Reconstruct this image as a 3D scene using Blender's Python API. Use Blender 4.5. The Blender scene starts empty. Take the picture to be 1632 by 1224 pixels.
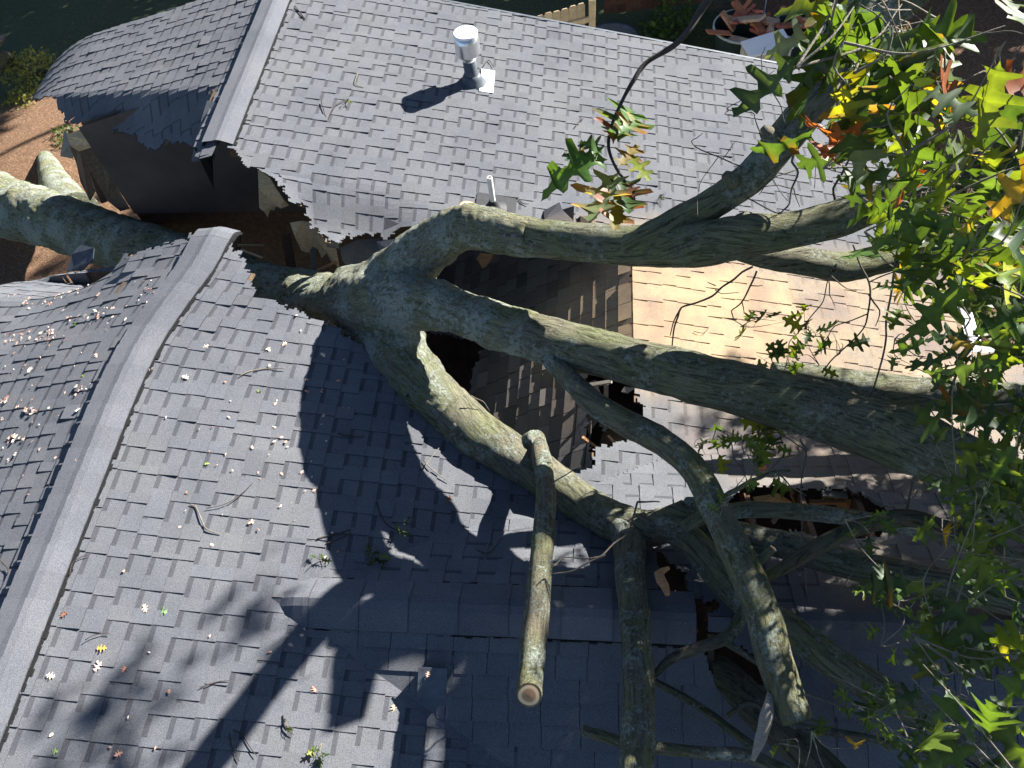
import bpy, math, random
import numpy as np
from mathutils import Vector, Matrix, noise
rng = random.Random(7)
scene = bpy.context.scene
COL = scene.collection
# ------------------------------------------------------------------ camera, world, sun, exposure
F = 1272.43; CX, CY = 816.0, 612.0
M = np.array([[0.9939360, 0.0701435, -0.0846823], [0.0115740, -0.8325773, -0.5537880], [-0.1093492, 0.5494497, -0.8283404]])
C = np.array([3.671266, 0.0, 4.824094])
SUN = np.array([0.63937038, 0.60384628, 0.47599915]); SUN = SUN / np.linalg.norm(SUN)
cam = bpy.data.cameras.new("camera"); camo = bpy.data.objects.new("camera", cam); COL.objects.link(camo)
cam.sensor_fit = 'HORIZONTAL'; cam.sensor_width = 36.0; cam.lens = F / 1632 * 36.0
cam.clip_start = 0.05; cam.clip_end = 500
camo.matrix_world = Matrix(((M[0][0], -M[1][0], -M[2][0], C[0]), (M[0][1], -M[1][1], -M[2][1], C[1]),
                            (M[0][2], -M[1][2], -M[2][2], C[2]), (0, 0, 0, 1)))
scene.camera = camo
world = bpy.data.worlds.new("World"); scene.world = world; world.use_nodes = True
wn = world.node_tree.nodes; wl = world.node_tree.links
bg = wn['Background']; sky = wn.new('ShaderNodeTexSky'); sky.sky_type = 'NISHITA'; sky.sun_disc = False
sky.sun_elevation = math.asin(SUN[2]); sky.sun_rotation = math.atan2(SUN[0], SUN[1])
sky.air_density = 0.6; sky.dust_density = 0.2; sky.altitude = 100
wl.new(sky.outputs[0], bg.inputs[0]); bg.inputs[1].default_value = 0.05
sl = bpy.data.lights.new("sun", 'SUN'); sl.energy = 5.0; sl.angle = math.radians(0.5); sl.color = (1.0, 0.95, 0.87)
so = bpy.data.objects.new("sun", sl); COL.objects.link(so)
so.rotation_euler = Vector(SUN).to_track_quat('Z', 'Y').to_euler()
scene.view_settings.view_transform = 'Standard'; scene.view_settings.look = 'None'
scene.view_settings.exposure = 1.97; scene.view_settings.gamma = 1.0

# ------------------------------------------------------------------ geometry of the place
T = 0.24463; TW = 0.451047; ZW = -0.3571; YW = 1.66321; WR = 7.255; YG = 8.92; XL = -3.98
GZ = -4.4; EXP = 0.143
def ray(px, py):
    v = np.array([px - CX, py - CY, F]) @ M
    return v / np.linalg.norm(v)
def proj(P):
    d = M @ (np.asarray(P, float) - C)
    return CX + F * d[0] / d[2], CY + F * d[1] / d[2]
def Z(px, py, z):
    r = ray(px, py); return C + r * ((z - C[2]) / r[2])
def hitp(px, py, n, d):
    r = ray(px, py); n = np.array(n, float); return C + r * ((d - n @ C) / (n @ r))
def onR(px, py): return hitp(px, py, (T, 0, 1), 0)
def onL(px, py): return hitp(px, py, (-T, 0, 1), 0)
def onB(px, py): return hitp(px, py, (0, TW, 1), ZW + TW * YW)
def onF(px, py): return hitp(px, py, (0, -TW, 1), ZW - TW * YW)
def zB(y): return ZW - TW * (y - YW)
def zF(y): return ZW + TW * (y - YW)
def inpoly(x, y, P):
    c = False; j = len(P) - 1
    for i in range(len(P)):
        xi, yi = P[i]; xj, yj = P[j]
        if (yi > y) != (yj > y) and x < (xj - xi) * (y - yi) / (yj - yi) + xi: c = not c
        j = i
    return c
def sstep(a, b, x):
    t = min(1, max(0, (x - a) / (b - a))); return t * t * (3 - 2 * t)

# ------------------------------------------------------------------ materials
def newmat(name):
    m = bpy.data.materials.new(name); m.use_nodes = True
    nt = m.node_tree; b = nt.nodes['Principled BSDF']; return m, nt, b
def N(nt, t, **k):
    n = nt.nodes.new(t)
    for a, v in k.items(): setattr(n, a, v)
    return n
def ramp(nt, src, stops):
    r = N(nt, 'ShaderNodeValToRGB'); e = r.color_ramp.elements
    while len(e) < len(stops): e.new(0.5)
    for i, (p, c) in enumerate(stops):
        e[i].position = p; e[i].color = (*c, 1) if len(c) == 3 else c
    nt.links.new(src, r.inputs[0]); return r.outputs[0]
def noi(nt, scale, detail=4, rough=.55, vec=None, dist=0.0):
    n = N(nt, 'ShaderNodeTexNoise'); n.inputs['Scale'].default_value = scale; n.inputs['Detail'].default_value = detail
    n.inputs['Roughness'].default_value = rough; n.inputs['Distortion'].default_value = dist
    if vec is not None: nt.links.new(vec, n.inputs['Vector'])
    return n.outputs['Fac']
def geo_pos(nt): return N(nt, 'ShaderNodeNewGeometry').outputs['Position']
def mix(nt, fac, a, b, mode='MIX'):
    m = N(nt, 'ShaderNodeMix', data_type='RGBA', blend_type=mode)
    for s, v in ((m.inputs[0], fac), (m.inputs[6], a), (m.inputs[7], b)):
        if isinstance(v, bpy.types.NodeSocket): nt.links.new(v, s)
        elif isinstance(v, (int, float)): s.default_value = v
        else: s.default_value = (*v, 1)
    return m.outputs[2]
def math_(nt, op, a, b=None, clamp=False):
    m = N(nt, 'ShaderNodeMath', operation=op); m.use_clamp = clamp
    for s, v in ((m.inputs[0], a), (m.inputs[1], b)):
        if v is None: continue
        if isinstance(v, bpy.types.NodeSocket): nt.links.new(v, s)
        else: s.default_value = v
    return m.outputs[0]
def bump(nt, b, h, strength=.5, dist=.01):
    n = N(nt, 'ShaderNodeBump'); n.inputs['Strength'].default_value = strength; n.inputs['Distance'].default_value = dist
    nt.links.new(h, n.inputs['Height']); nt.links.new(n.outputs[0], b.inputs['Normal'])
def simple(name, col, rough=.8, metal=0.0, var=.25, scale=8, bmp=.2, bscale=60, spec=.3):
    m, nt, b = newmat(name); p = geo_pos(nt)
    f = noi(nt, scale, 5, .6, p)
    c = ramp(nt, f, [(.3, tuple(x * (1 - var) for x in col)), (.7, tuple(min(1, x * (1 + var)) for x in col))])
    nt.links.new(c, b.inputs['Base Color']); b.inputs['Roughness'].default_value = rough; b.inputs['Metallic'].default_value = metal
    b.inputs['Specular IOR Level'].default_value = spec
    if bmp: bump(nt, b, noi(nt, bscale, 4, .6, p), bmp, .01)
    return m

def mat_shingle():
    m, nt, b = newmat('asphalt_shingle'); p = geo_pos(nt)
    at = N(nt, 'ShaderNodeAttribute', attribute_name='tone')
    base = ramp(nt, noi(nt, 1.1, 7, .68, p), [(.3, (.086, .094, .110)), (.5, (.110, .117, .133)), (.72, (.135, .139, .150))])
    c = mix(nt, 1.0, base, at.outputs['Color'], 'MULTIPLY')
    g = noi(nt, 170, 3, .8, p)
    gr = ramp(nt, g, [(.28, (.35, .35, .35)), (.5, (.95, .95, .95)), (.72, (1.75, 1.72, 1.68))])
    c = mix(nt, .85, c, gr, 'MULTIPLY')
    wn_ = N(nt, 'ShaderNodeTexVoronoi'); wn_.inputs['Scale'].default_value = 70; nt.links.new(p, wn_.inputs['Vector'])
    rnd = math_(nt, 'GREATER_THAN', wn_.outputs['Color'], .955)
    near = math_(nt, 'LESS_THAN', wn_.outputs['Distance'], .2)
    fl = math_(nt, 'MULTIPLY', rnd, near)
    c = mix(nt, math_(nt, 'MULTIPLY', fl, .7), c, (.5, .47, .43))
    # sawdust thrown by the chain saw: lies where the limbs were cut
    def blob(cx, cy, rx, ry, amt):
        s = N(nt, 'ShaderNodeSeparateXYZ'); nt.links.new(p, s.inputs[0])
        dx = math_(nt, 'DIVIDE', math_(nt, 'SUBTRACT', s.outputs[0], cx), rx)
        dy = math_(nt, 'DIVIDE', math_(nt, 'SUBTRACT', s.outputs[1], cy), ry)
        d = math_(nt, 'SQRT', math_(nt, 'ADD', math_(nt, 'MULTIPLY', dx, dx), math_(nt, 'MULTIPLY', dy, dy)))
        r = N(nt, 'ShaderNodeMapRange'); r.interpolation_type = 'SMOOTHSTEP'
        nt.links.new(d, r.inputs[0]); r.inputs[1].default_value = .25; r.inputs[2].default_value = 1.0
        r.inputs[3].default_value = amt; r.inputs[4].default_value = 0
        return r.outputs[0]
    s1 = blob(4.5, 4.8, 2.3, 1.5, .95); s2 = blob(5.9, 3.6, 2.6, 1.5, .45); s3 = blob(3.3, 4.2, 1.5, 1.3, .30); s4 = blob(6.2, 2.2, 2.4, 1.2, .35)
    s5 = blob(6.4, 4.9, 2.6, 1.5, .62); s = math_(nt, 'MAXIMUM', math_(nt, 'MAXIMUM', math_(nt, 'MAXIMUM', s1, s5), s2), math_(nt, 'MAXIMUM', s3, s4))
    n1 = noi(nt, 3.0, 5, .65, p); n2 = noi(nt, 120, 2, .7, p)
    k = math_(nt, 'ADD', math_(nt, 'MULTIPLY', math_(nt, 'SUBTRACT', n1, .5), 1.1), math_(nt, 'MULTIPLY', math_(nt, 'SUBTRACT', n2, .5), 1.6))
    f = math_(nt, 'MULTIPLY', s, math_(nt, 'ADD', .72, k, True), True)
    f2 = N(nt, 'ShaderNodeMapRange'); nt.links.new(f, f2.inputs[0]); f2.inputs[1].default_value = .08; f2.inputs[2].default_value = .75
    c = mix(nt, f2.outputs[0], c, ramp(nt, noi(nt, 1.6, 4, .6, p), [(.40, (.385, .285, .17)), (.66, (.27, .18, .12))]))
    nt.links.new(c, b.inputs['Base Color']); b.inputs['Roughness'].default_value = .92; b.inputs['Specular IOR Level'].default_value = .25
    bump(nt, b, g, .55, .006)
    return m
def mat_bark(name, a, bcol, lich, lamt=.5, scale=1.0):
    m, nt, b = newmat(name); p = geo_pos(nt)
    uv = N(nt, 'ShaderNodeUVMap', uv_map='UVMap').outputs[0]
    mp = N(nt, 'ShaderNodeMapping'); mp.inputs['Scale'].default_value = (1, .16, 1); nt.links.new(uv, mp.inputs[0])
    rid = noi(nt, 34, 7, .78, mp.outputs[0], .8)
    base = ramp(nt, rid, [(.28, tuple(x * .65 for x in a)), (.40, tuple(x * 1.25 for x in a)), (.54, bcol), (.72, tuple(x * 1.2 for x in bcol))])
    grn = ramp(nt, noi(nt, 2.2, 4, .6, p), [(.4, (1, 1, 1)), (.65, (.82, 1.0, .62))])
    base = mix(nt, .8, base, grn, 'MULTIPLY')
    big = noi(nt, 3.2 * scale, 3, .6, p); sm = noi(nt, 26 * scale, 7, .78, p)
    k = math_(nt, 'ADD', math_(nt, 'MULTIPLY', big, .75), math_(nt, 'MULTIPLY', sm, 1.15))
    f = N(nt, 'ShaderNodeMapRange'); nt.links.new(k, f.inputs[0]); f.inputs[1].default_value = 1.13 - .28 * lamt; f.inputs[2].default_value = 1.22 - .28 * lamt
    f.inputs[4].default_value = .85
    lc = ramp(nt, noi(nt, 60, 4, .7, p), [(.35, tuple(x * .55 for x in lich)), (.6, lich), (.75, tuple(min(.9, x * 1.25) for x in lich))])
    c = mix(nt, f.outputs[0], base, lc)
    nt.links.new(c, b.inputs['Base Color']); b.inputs['Roughness'].default_value = .95; b.inputs['Specular IOR Level'].default_value = .15
    h = math_(nt, 'ADD', math_(nt, 'MULTIPLY', rid, 1.0), math_(nt, 'MULTIPLY', noi(nt, 90, 5, .75, p), .7))
    h = math_(nt, 'ADD', h, math_(nt, 'MULTIPLY', f.outputs[0], .35))
    bump(nt, b, h, 1.0, .036)
    return m
def mat_wood(name, a, bcol, scale=1.0):
    m, nt, b = newmat(name); p = geo_pos(nt)
    mp = N(nt, 'ShaderNodeMapping'); mp.inputs['Scale'].default_value = (3, 22, 3); mp.inputs['Rotation'].default_value = (.3, .2, .5); nt.links.new(p, mp.inputs[0])
    f = noi(nt, 5 * scale, 5, .65, mp.outputs[0], .4)
    nt.links.new(ramp(nt, f, [(.3, a), (.7, bcol)]), b.inputs['Base Color']); b.inputs['Roughness'].default_value = .85
    bump(nt, b, f, .6, .01); return m
def mat_cut():
    m, nt, b = newmat('sawn_wood'); uv = N(nt, 'ShaderNodeUVMap', uv_map='UVMap').outputs[0]
    ln = N(nt, 'ShaderNodeVectorMath', operation='LENGTH'); nt.links.new(uv, ln.inputs[0])
    w = N(nt, 'ShaderNodeTexWave', wave_type='RINGS', rings_direction='Z'); w.inputs['Scale'].default_value = 1.3
    w.inputs['Distortion'].default_value = 1.2; w.inputs['Detail'].default_value = 3; nt.links.new(uv, w.inputs[0])
    c = ramp(nt, w.outputs[1], [(0, (.62, .48, .34)), (1, (.95, .80, .60))])
    g = ramp(nt, math_(nt, 'DIVIDE', ln.outputs['Value'], 3.0), [(.0, (.38, .26, .18)), (.55, (.55, .38, .26)), (.68, (1.0, .86, .66)), (.88, (1.0, .88, .7)), (.93, (.28, .22, .16)), (1, (.2, .17, .12))])
    c = mix(nt, 1.0, c, g, 'MULTIPLY')
    nt.links.new(c, b.inputs['Base Color']); b.inputs['Roughness'].default_value = .85; return m
def mat_leaf():
    m, nt, b = newmat('oak_leaf'); at = N(nt, 'ShaderNodeAttribute', attribute_name='tone')
    c = mix(nt, 1.0, at.outputs['Color'], ramp(nt, noi(nt, 35, 3, .6, geo_pos(nt)), [(.3, (.75, .75, .75)), (.7, (1.15, 1.15, 1.1))]), 'MULTIPLY')
    nt.links.new(c, b.inputs['Base Color']); b.inputs['Roughness'].default_value = .48; b.inputs['Specular IOR Level'].default_value = .35
    tr = N(nt, 'ShaderNodeBsdfTranslucent')
    tc = mix(nt, 1.0, c, (2.7, 2.15, .5), 'MULTIPLY'); nt.links.new(tc, tr.inputs[0])
    ms = N(nt, 'ShaderNodeMixShader'); ms.inputs[0].default_value = .42
    nt.links.new(b.outputs[0], ms.inputs[1]); nt.links.new(tr.outputs[0], ms.inputs[2])
    nt.links.new(ms.outputs[0], nt.nodes['Material Output'].inputs[0]); return m
def mat_tone(name, rough=.85):
    m, nt, b = newmat(name); at = N(nt, 'ShaderNodeAttribute', attribute_name='tone')
    c = mix(nt, 1.0, at.outputs['Color'], ramp(nt, noi(nt, 12, 4, .6, geo_pos(nt)), [(.3, (.75, .75, .75)), (.7, (1.15, 1.15, 1.1))]), 'MULTIPLY')
    nt.links.new(c, b.inputs['Base Color']); b.inputs['Roughness'].default_value = rough; return m
def mat_ground():
    m, nt, b = newmat('lawn_ground'); p = geo_pos(nt)
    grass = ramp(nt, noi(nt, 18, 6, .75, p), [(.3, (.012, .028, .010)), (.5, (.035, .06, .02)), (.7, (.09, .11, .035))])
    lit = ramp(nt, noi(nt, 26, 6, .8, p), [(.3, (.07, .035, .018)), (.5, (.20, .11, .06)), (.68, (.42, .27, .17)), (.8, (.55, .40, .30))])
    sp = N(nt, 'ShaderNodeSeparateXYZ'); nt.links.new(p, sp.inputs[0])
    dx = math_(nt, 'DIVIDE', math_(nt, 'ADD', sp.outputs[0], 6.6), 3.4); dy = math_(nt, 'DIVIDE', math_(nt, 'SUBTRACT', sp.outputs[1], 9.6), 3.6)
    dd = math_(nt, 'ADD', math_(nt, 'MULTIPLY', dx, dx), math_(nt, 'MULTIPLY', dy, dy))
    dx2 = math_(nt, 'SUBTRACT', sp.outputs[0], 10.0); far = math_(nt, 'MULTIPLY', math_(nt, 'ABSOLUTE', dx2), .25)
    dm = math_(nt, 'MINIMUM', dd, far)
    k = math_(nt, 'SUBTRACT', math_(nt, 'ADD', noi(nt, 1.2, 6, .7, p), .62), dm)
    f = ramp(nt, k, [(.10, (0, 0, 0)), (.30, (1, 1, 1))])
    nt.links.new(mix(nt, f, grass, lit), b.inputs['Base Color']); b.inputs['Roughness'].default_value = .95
    bump(nt, b, noi(nt, 40, 6, .8, p), 1.0, .05); return m

MS = mat_shingle(); MG = mat_ground(); MLEAF = mat_leaf(); MCUT = mat_cut(); MTONE = mat_tone('mixed_debris')
MBARK = mat_bark('lichened_bark', (.085, .08, .054), (.30, .285, .20), (.42, .465, .40), .82)
MBARKL = mat_bark('limb_bark', (.062, .058, .04), (.25, .238, .17), (.38, .41, .34), .5)
MBARK2 = mat_bark('branch_bark', (.08, .072, .05), (.24, .215, .155), (.38, .44, .39), .62, 1.6)
MBARKD = mat_bark('bare_bark', (.05, .046, .034), (.16, .145, .11), (.3, .33, .29), .3)
MTWIG = simple('twig_bark', (.05, .04, .036), .9, 0, .35, 20, .4, 120)
MTWIGM = simple('brown_twig_bark', (.10, .085, .068), .9, 0, .35, 20, .4, 120)
MTWIGL = simple('pale_twig_bark', (.17, .15, .12), .9, 0, .35, 20, .4, 120)
MPLY = mat_wood('torn_plywood', (.46, .31, .15), (.80, .58, .33))
MSPL = mat_wood('splintered_wood', (.26, .11, .05), (.55, .30, .14), 2)
MGREY = mat_wood('weathered_wood', (.14, .12, .10), (.30, .27, .23), 2)
MBEAM = mat_wood('framing_lumber', (.07, .035, .02), (.16, .09, .05))
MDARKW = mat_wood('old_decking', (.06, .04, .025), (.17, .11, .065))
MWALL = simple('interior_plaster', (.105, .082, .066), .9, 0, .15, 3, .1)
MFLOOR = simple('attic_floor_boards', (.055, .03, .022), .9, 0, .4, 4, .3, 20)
MSID = simple('house_siding', (.42, .41, .38), .7, 0, .1, 3, .1)
MWHITE = simple('white_painted_metal', (.80, .80, .82), .35, 0, .04, 6, 0, spec=.5)
MPVC = simple('white_plastic_pipe', (.75, .74, .70), .4, 0, .05, 9, 0, spec=.5)
MGALV = simple('galvanised_steel', (.66, .67, .69), .30, .88, .12, 14, 0)
MDPIPE = simple('grey_painted_pipe', (.085, .10, .12), .5, .2, .25, 12, .1)
MRUB = simple('black_rubber', (.02, .022, .027), .6, 0, .3, 20, .2)
MVENT = simple('black_vent_edge', (.012, .012, .014), .9, 0, .4, 90, .8, 200)
MDARK = simple('underlay_felt', (.018, .018, .02), .95, 0, .3, 30, .2)

# ------------------------------------------------------------------ mesh helpers
class MB:
    def __init__(s): s.v = []; s.f = []; s.c = []; s.m = []
    def quad(s, a, b, c, d, col=(1, 1, 1), mi=0):
        n = len(s.v); s.v += [a, b, c, d]; s.f.append((n, n + 1, n + 2, n + 3)); s.c.append(col); s.m.append(mi)
    def poly(s, pts, col=(1, 1, 1), mi=0):
        n = len(s.v); s.v += list(pts); s.f.append(tuple(range(n, n + len(pts)))); s.c.append(col); s.m.append(mi)
    def box(s, c, h, R=None, col=(1, 1, 1), mi=0):
        c = np.array(c, float); R = np.eye(3) if R is None else np.array(R)
        P = [c + R @ np.array([x * h[0], y * h[1], z * h[2]]) for x, y, z in ((-1, -1, -1), (1, -1, -1), (1, 1, -1), (-1, 1, -1), (-1, -1, 1), (1, -1, 1), (1, 1, 1), (-1, 1, 1))]
        for f in ((3, 2, 1, 0), (4, 5, 6, 7), (0, 1, 5, 4), (1, 2, 6, 5), (2, 3, 7, 6), (3, 0, 4, 7)):
            s.quad(*[P[i] for i in f], col, mi)
    def beam(s, a, b, w, h, col=(1, 1, 1), mi=0, up=(0, 0, 1)):
        a = np.array(a, float); b = np.array(b, float); d = b - a; L = np.linalg.norm(d); d = d / L
        r = np.cross(d, up); r = r / np.linalg.norm(r); u = np.cross(r, d)
        s.box((a + b) / 2, (w / 2, L / 2, h / 2), np.array([r, d, u]).T, col, mi)
    def build(s, name, mat, parent=None, smooth=False, merge=False):
        me = bpy.data.meshes.new(name); me.from_pydata([tuple(map(float, p)) for p in s.v], [], s.f)
        mats = mat if isinstance(mat, (list, tuple)) else [mat]
        for m in mats: me.materials.append(m)
        if len(mats) > 1: me.polygons.foreach_set('material_index', s.m)
        a = me.color_attributes.new('tone', 'FLOAT_COLOR', 'CORNER')
        arr = np.ones((len(me.loops), 4), np.float32); k = 0
        cc = np.array(s.c, np.float32).reshape(-1, 3); ln = np.array([len(f) for f in s.f])
        arr[:, :3] = np.repeat(cc, ln, axis=0); a.data.foreach_set('color', arr.ravel())
        if smooth: me.polygons.foreach_set('use_smooth', [True] * len(me.polygons))
        me.update(); return link(name, me, parent)
def link(name, me, parent=None):
    o = bpy.data.objects.new(name, me); COL.objects.link(o)
    if parent is not None: o.parent = parent; o.matrix_parent_inverse = Matrix.Translation(-parent_loc(parent))
    return o
def parent_loc(p):
    return p.location.copy() if p.type == 'EMPTY' else Vector((0, 0, 0))
def thing(name, label, cat, loc=(0, 0, 0), group=None):
    o = bpy.data.objects.new(name, None); COL.objects.link(o); o.location = tuple(map(float, loc)); o.empty_display_size = .2
    return tag(o, label, cat, group)
def tag(o, label=None, cat=None, group=None, kind=None):
    if label: o['label'] = label
    if cat: o['category'] = cat
    if group: o['group'] = group
    if kind: o['kind'] = kind
    return o
def catmull(pts, step=.04):
    P = [np.array(p, float) for p in pts]; P = [2 * P[0] - P[1]] + P + [2 * P[-1] - P[-2]]; out = []
    for i in range(1, len(P) - 2):
        L = np.linalg.norm(P[i + 1][:3] - P[i][:3]); n = max(2, int(L / step))
        for k in range(n):
            t = k / n; a, b, c, d = P[i - 1:i + 3]
            out.append(.5 * ((2 * b) + (-a + c) * t + (2 * a - 5 * b + 4 * c - d) * t * t + (-a + 3 * b - 3 * c + d) * t ** 3))
    out.append(P[-2]); return out
def tube_mesh(name, path, seg=20, lump=.06, seed=0, step=.04, cap=True, taper_end=False, nscale=3.0):
    """path: rows x,y,z,r ; returns mesh with UV (metres round, metres along)"""
    R = catmull(path, step); n = len(R); P = np.array([r[:3] for r in R]); rad = np.array([max(.0015, r[3]) for r in R])
    Tn = np.gradient(P, axis=0); Tn /= np.linalg.norm(Tn, axis=1)[:, None] + 1e-12
    u = np.cross(Tn[0], (0, 0, 1)); u = u if np.linalg.norm(u) > .1 else np.cross(Tn[0], (1, 0, 0)); u /= np.linalg.norm(u)
    V = []; UVs = []; s = 0
    for i in range(n):
        u = u - (u @ Tn[i]) * Tn[i]; u /= np.linalg.norm(u); w = np.cross(Tn[i], u)
        if i: s += np.linalg.norm(P[i] - P[i - 1])
        for k in range(seg + 1):
            a = 2 * math.pi * (k % seg) / seg; d = math.cos(a) * u + math.sin(a) * w
            q = P[i] + d * rad[i]
            if lump:
                nn = noise.noise(Vector(q * nscale) + Vector((seed, 0, 0))) + .5 * noise.noise(Vector(q * nscale * 3.3) + Vector((0, seed, 0))) + .25 * noise.noise(Vector(q * 38)) * min(1, .06 / rad[i] + .3)
                q = P[i] + d * rad[i] * (1 + lump * nn * 1.6)
            V.append(q); UVs.append((2 * math.pi * k / seg * max(rad[i], .02), s))
    Fc = []
    for i in range(n - 1):
        for k in range(seg):
            a = i * (seg + 1) + k; Fc.append((a, a + 1, a + seg + 2, a + seg + 1))
    if cap:
        Fc.append(tuple(range(seg - 1, -1, -1))); Fc.append(tuple((n - 1) * (seg + 1) + k for k in range(seg)))
    me = bpy.data.meshes.new(name); me.from_pydata([tuple(map(float, v)) for v in V], [], Fc)
    uvl = me.uv_layers.new(name='UVMap'); vi = np.zeros(len(me.loops), np.int32); me.loops.foreach_get('vertex_index', vi)
    uvl.data.foreach_set('uv', np.array(UVs, np.float32)[vi].ravel())
    me.polygons.foreach_set('use_smooth', [len(p.vertices) == 4 for p in me.polygons])
    return me, P, rad, Tn
def PX(rows):
    """rows (px,py,z,width_px) -> x,y,z,r"""
    o = []
    for px, py, z, w in rows:
        q = Z(px, py, z); dep = (q - C) @ M[2]; o.append([*q, w / 2 * dep / F])
    return o
def disc(name, c, nrm, r, parent, mat=None, lump=.06, ringw=0):
    nrm = np.array(nrm) / np.linalg.norm(nrm); u = np.cross(nrm, (0, 0, 1)); u = u if np.linalg.norm(u) > .1 else np.array([1., 0, 0]); u /= np.linalg.norm(u); w = np.cross(nrm, u)
    V = [c + nrm * .004]; UV = [(0, 0)]
    for k in range(28):
        a = 2 * math.pi * k / 28; rr = r * (1 + lump * math.sin(3 * a + 1) * .5)
        V.append(c + nrm * .002 + (math.cos(a) * u + math.sin(a) * w) * rr); UV.append((math.cos(a) * 3, math.sin(a) * 3))
    Fc = [(0, k + 1, (k + 1) % 28 + 1) for k in range(28)]
    me = bpy.data.meshes.new(name); me.from_pydata([tuple(map(float, v)) for v in V], [], Fc)
    uvl = me.uv_layers.new(name='UVMap')
    for l in me.loops: uvl.data[l.index].uv = UV[l.vertex_index]
    me.materials.append(mat or MCUT); return link(name, me, parent)

# ------------------------------------------------------------------ ground
def zgr(x, y):
    return GZ + .10 * noise.noise(Vector((x * .35, y * .35, 3))) + (.25 * math.exp(-((x + 6.6) ** 2 + (y - 11) ** 2) / 5))
g = MB()
xs = np.concatenate([np.linspace(-120, -16, 14), np.linspace(-15, 15, 76), np.linspace(16, 120, 14)])
ys = np.concatenate([np.linspace(-60, -5, 8), np.linspace(-4, 22, 66), np.linspace(24, 200, 14)])
for i in range(len(xs) - 1):
    for j in range(len(ys) - 1):
        g.quad(*[(x, y, zgr(x, y)) for x, y in ((xs[i], ys[j]), (xs[i + 1], ys[j]), (xs[i + 1], ys[j + 1]), (xs[i], ys[j + 1]))])
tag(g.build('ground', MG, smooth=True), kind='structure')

# ------------------------------------------------------------------ the house
house = thing('storm_damaged_house', 'house whose dark grey shingle roof is smashed open under the fallen tree', 'house', (0, 3, GZ))
HOLE = [(-400, -40), (-60, 60), (40, 150), (58, 160), (84, 152), (106, 190), (146, 206), (156, 190), (176, 205), (214, 216), (236, 238), (256, 236), (264, 222), (280, 232), (292, 226), (306, 231),
        (318, 258), (340, 250), (350, 226), (362, 238), (380, 243), (384, 262), (408, 268), (424, 276), (440, 291), (455, 305), (466, 326), (489, 329), (487, 345), (498, 360), (515, 374), (534, 389),
        (548, 388), (556, 377), (578, 371), (605, 373), (610, 392), (604, 416), (640, 440), (660, 520), (620, 570), (560, 545), (523, 515), (500, 507), (470, 496), (437, 482), (405, 472), (399, 440), (388, 412), (372, 394),
        (368, 375), (340, 366), (326, 373), (296, 381), (262, 389), (232, 401), (200, 409), (170, 422), (140, 433), (100, 436), (52, 428), (0, 426), (-100, 425), (-500, 500)]
TRO = [(596, 398), (640, 360), (745, 362), (960, 378), (1014, 384), (1020, 535), (1018, 610), (1030, 690), (1000, 704), (955, 712), (938, 752), (880, 765), (800, 715), (720, 660), (670, 610), (620, 560), (560, 500)]
PAN = [(590, 396), (660, 370), (745, 366), (960, 380), (1010, 392), (1012, 548), (930, 568), (938, 620), (934, 700), (946, 748), (900, 760), (840, 735), (780, 690), (700, 610), (620, 520), (560, 440)]
PANH = [(676, 528), (730, 536), (775, 548), (752, 590), (748, 640), (712, 628), (690, 590)]
HB = [(890, 575), (960, 598), (978, 604), (999, 618), (1002, 630), (1010, 655), (1022, 668), (1028, 690), (1012, 700), (985, 704), (950, 712), (930, 700), (915, 672)]
HB2 = [(1185, 776), (1215, 779), (1240, 771), (1262, 777), (1296, 781), (1330, 779), (1372, 789), (1398, 806), (1425, 822), (1440, 838), (1400, 858), (1330, 862), (1280, 850), (1200, 843), (1130, 838), (1120, 812), (1160, 800)]
HB3 = [(1048, 880), (1075, 902), (1092, 916), (1097, 948), (1124, 962), (1140, 955), (1148, 968), (1128, 978), (1122, 1004), (1150, 1008), (1168, 1030), (1215, 1046), (1236, 1066), (1232, 1096), (1180, 1098), (1130, 1070), (1120, 1030), (1080, 1012), (1050, 960)]
def jit(x, y, s=9):  # ragged tears
    return (x + s * noise.noise(Vector((x * .09, y * .09, 0))) + s * .5 * noise.noise(Vector((x * .31, y * .31, 2))),
            y + s * noise.noise(Vector((x * .09, y * .09, 7))) + s * .5 * noise.noise(Vector((x * .31, y * .31, 9))))
def dis(P):
    """how the blow bent the roof: the broken ridge end is twisted sideways, the torn edges droop"""
    P = np.array(P, float)
    d = math.hypot(P[0] * .75, P[1] - 4.62)
    if P[1] < 5.6: P = P + np.array([.34, .0, .06]) * math.exp(-(d / .78) ** 2)
    if P[0] > .3 and P[1] < 5.4:
        d2 = (P[0] - 1.05) ** 2 + (P[1] - 4.25) ** 2
        P[2] += .05 * math.exp(-d2 / .10)
    if P[0] < -.5 and P[1] < 5.2:
        P[2] += -.20 * math.exp(-((P[0] + 1.5) / .8) ** 2) * sstep(3.6, 4.7, P[1]) + .12 * math.exp(-((P[0] + 3) / .9) ** 2) * sstep(3.8, 4.8, P[1])
    if P[0] < -.6 and 4.3 < P[1] < 5.6: P[2] -= .85 * (P[1] - 4.42 - .10 * math.sin(P[0] * 2.2)) * sstep(4.38, 4.62, P[1]) * sstep(-.6, -1.1, P[0])
    if P[0] > 0.2 and P[0] < 2.2 and P[1] > 5.0:
        P[2] -= .35 * sstep(5.75, 5.0, P[1]) * sstep(.5, 1.0, P[0]) * sstep(2.2, 1.5, P[0]) * .6
    return P
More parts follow.
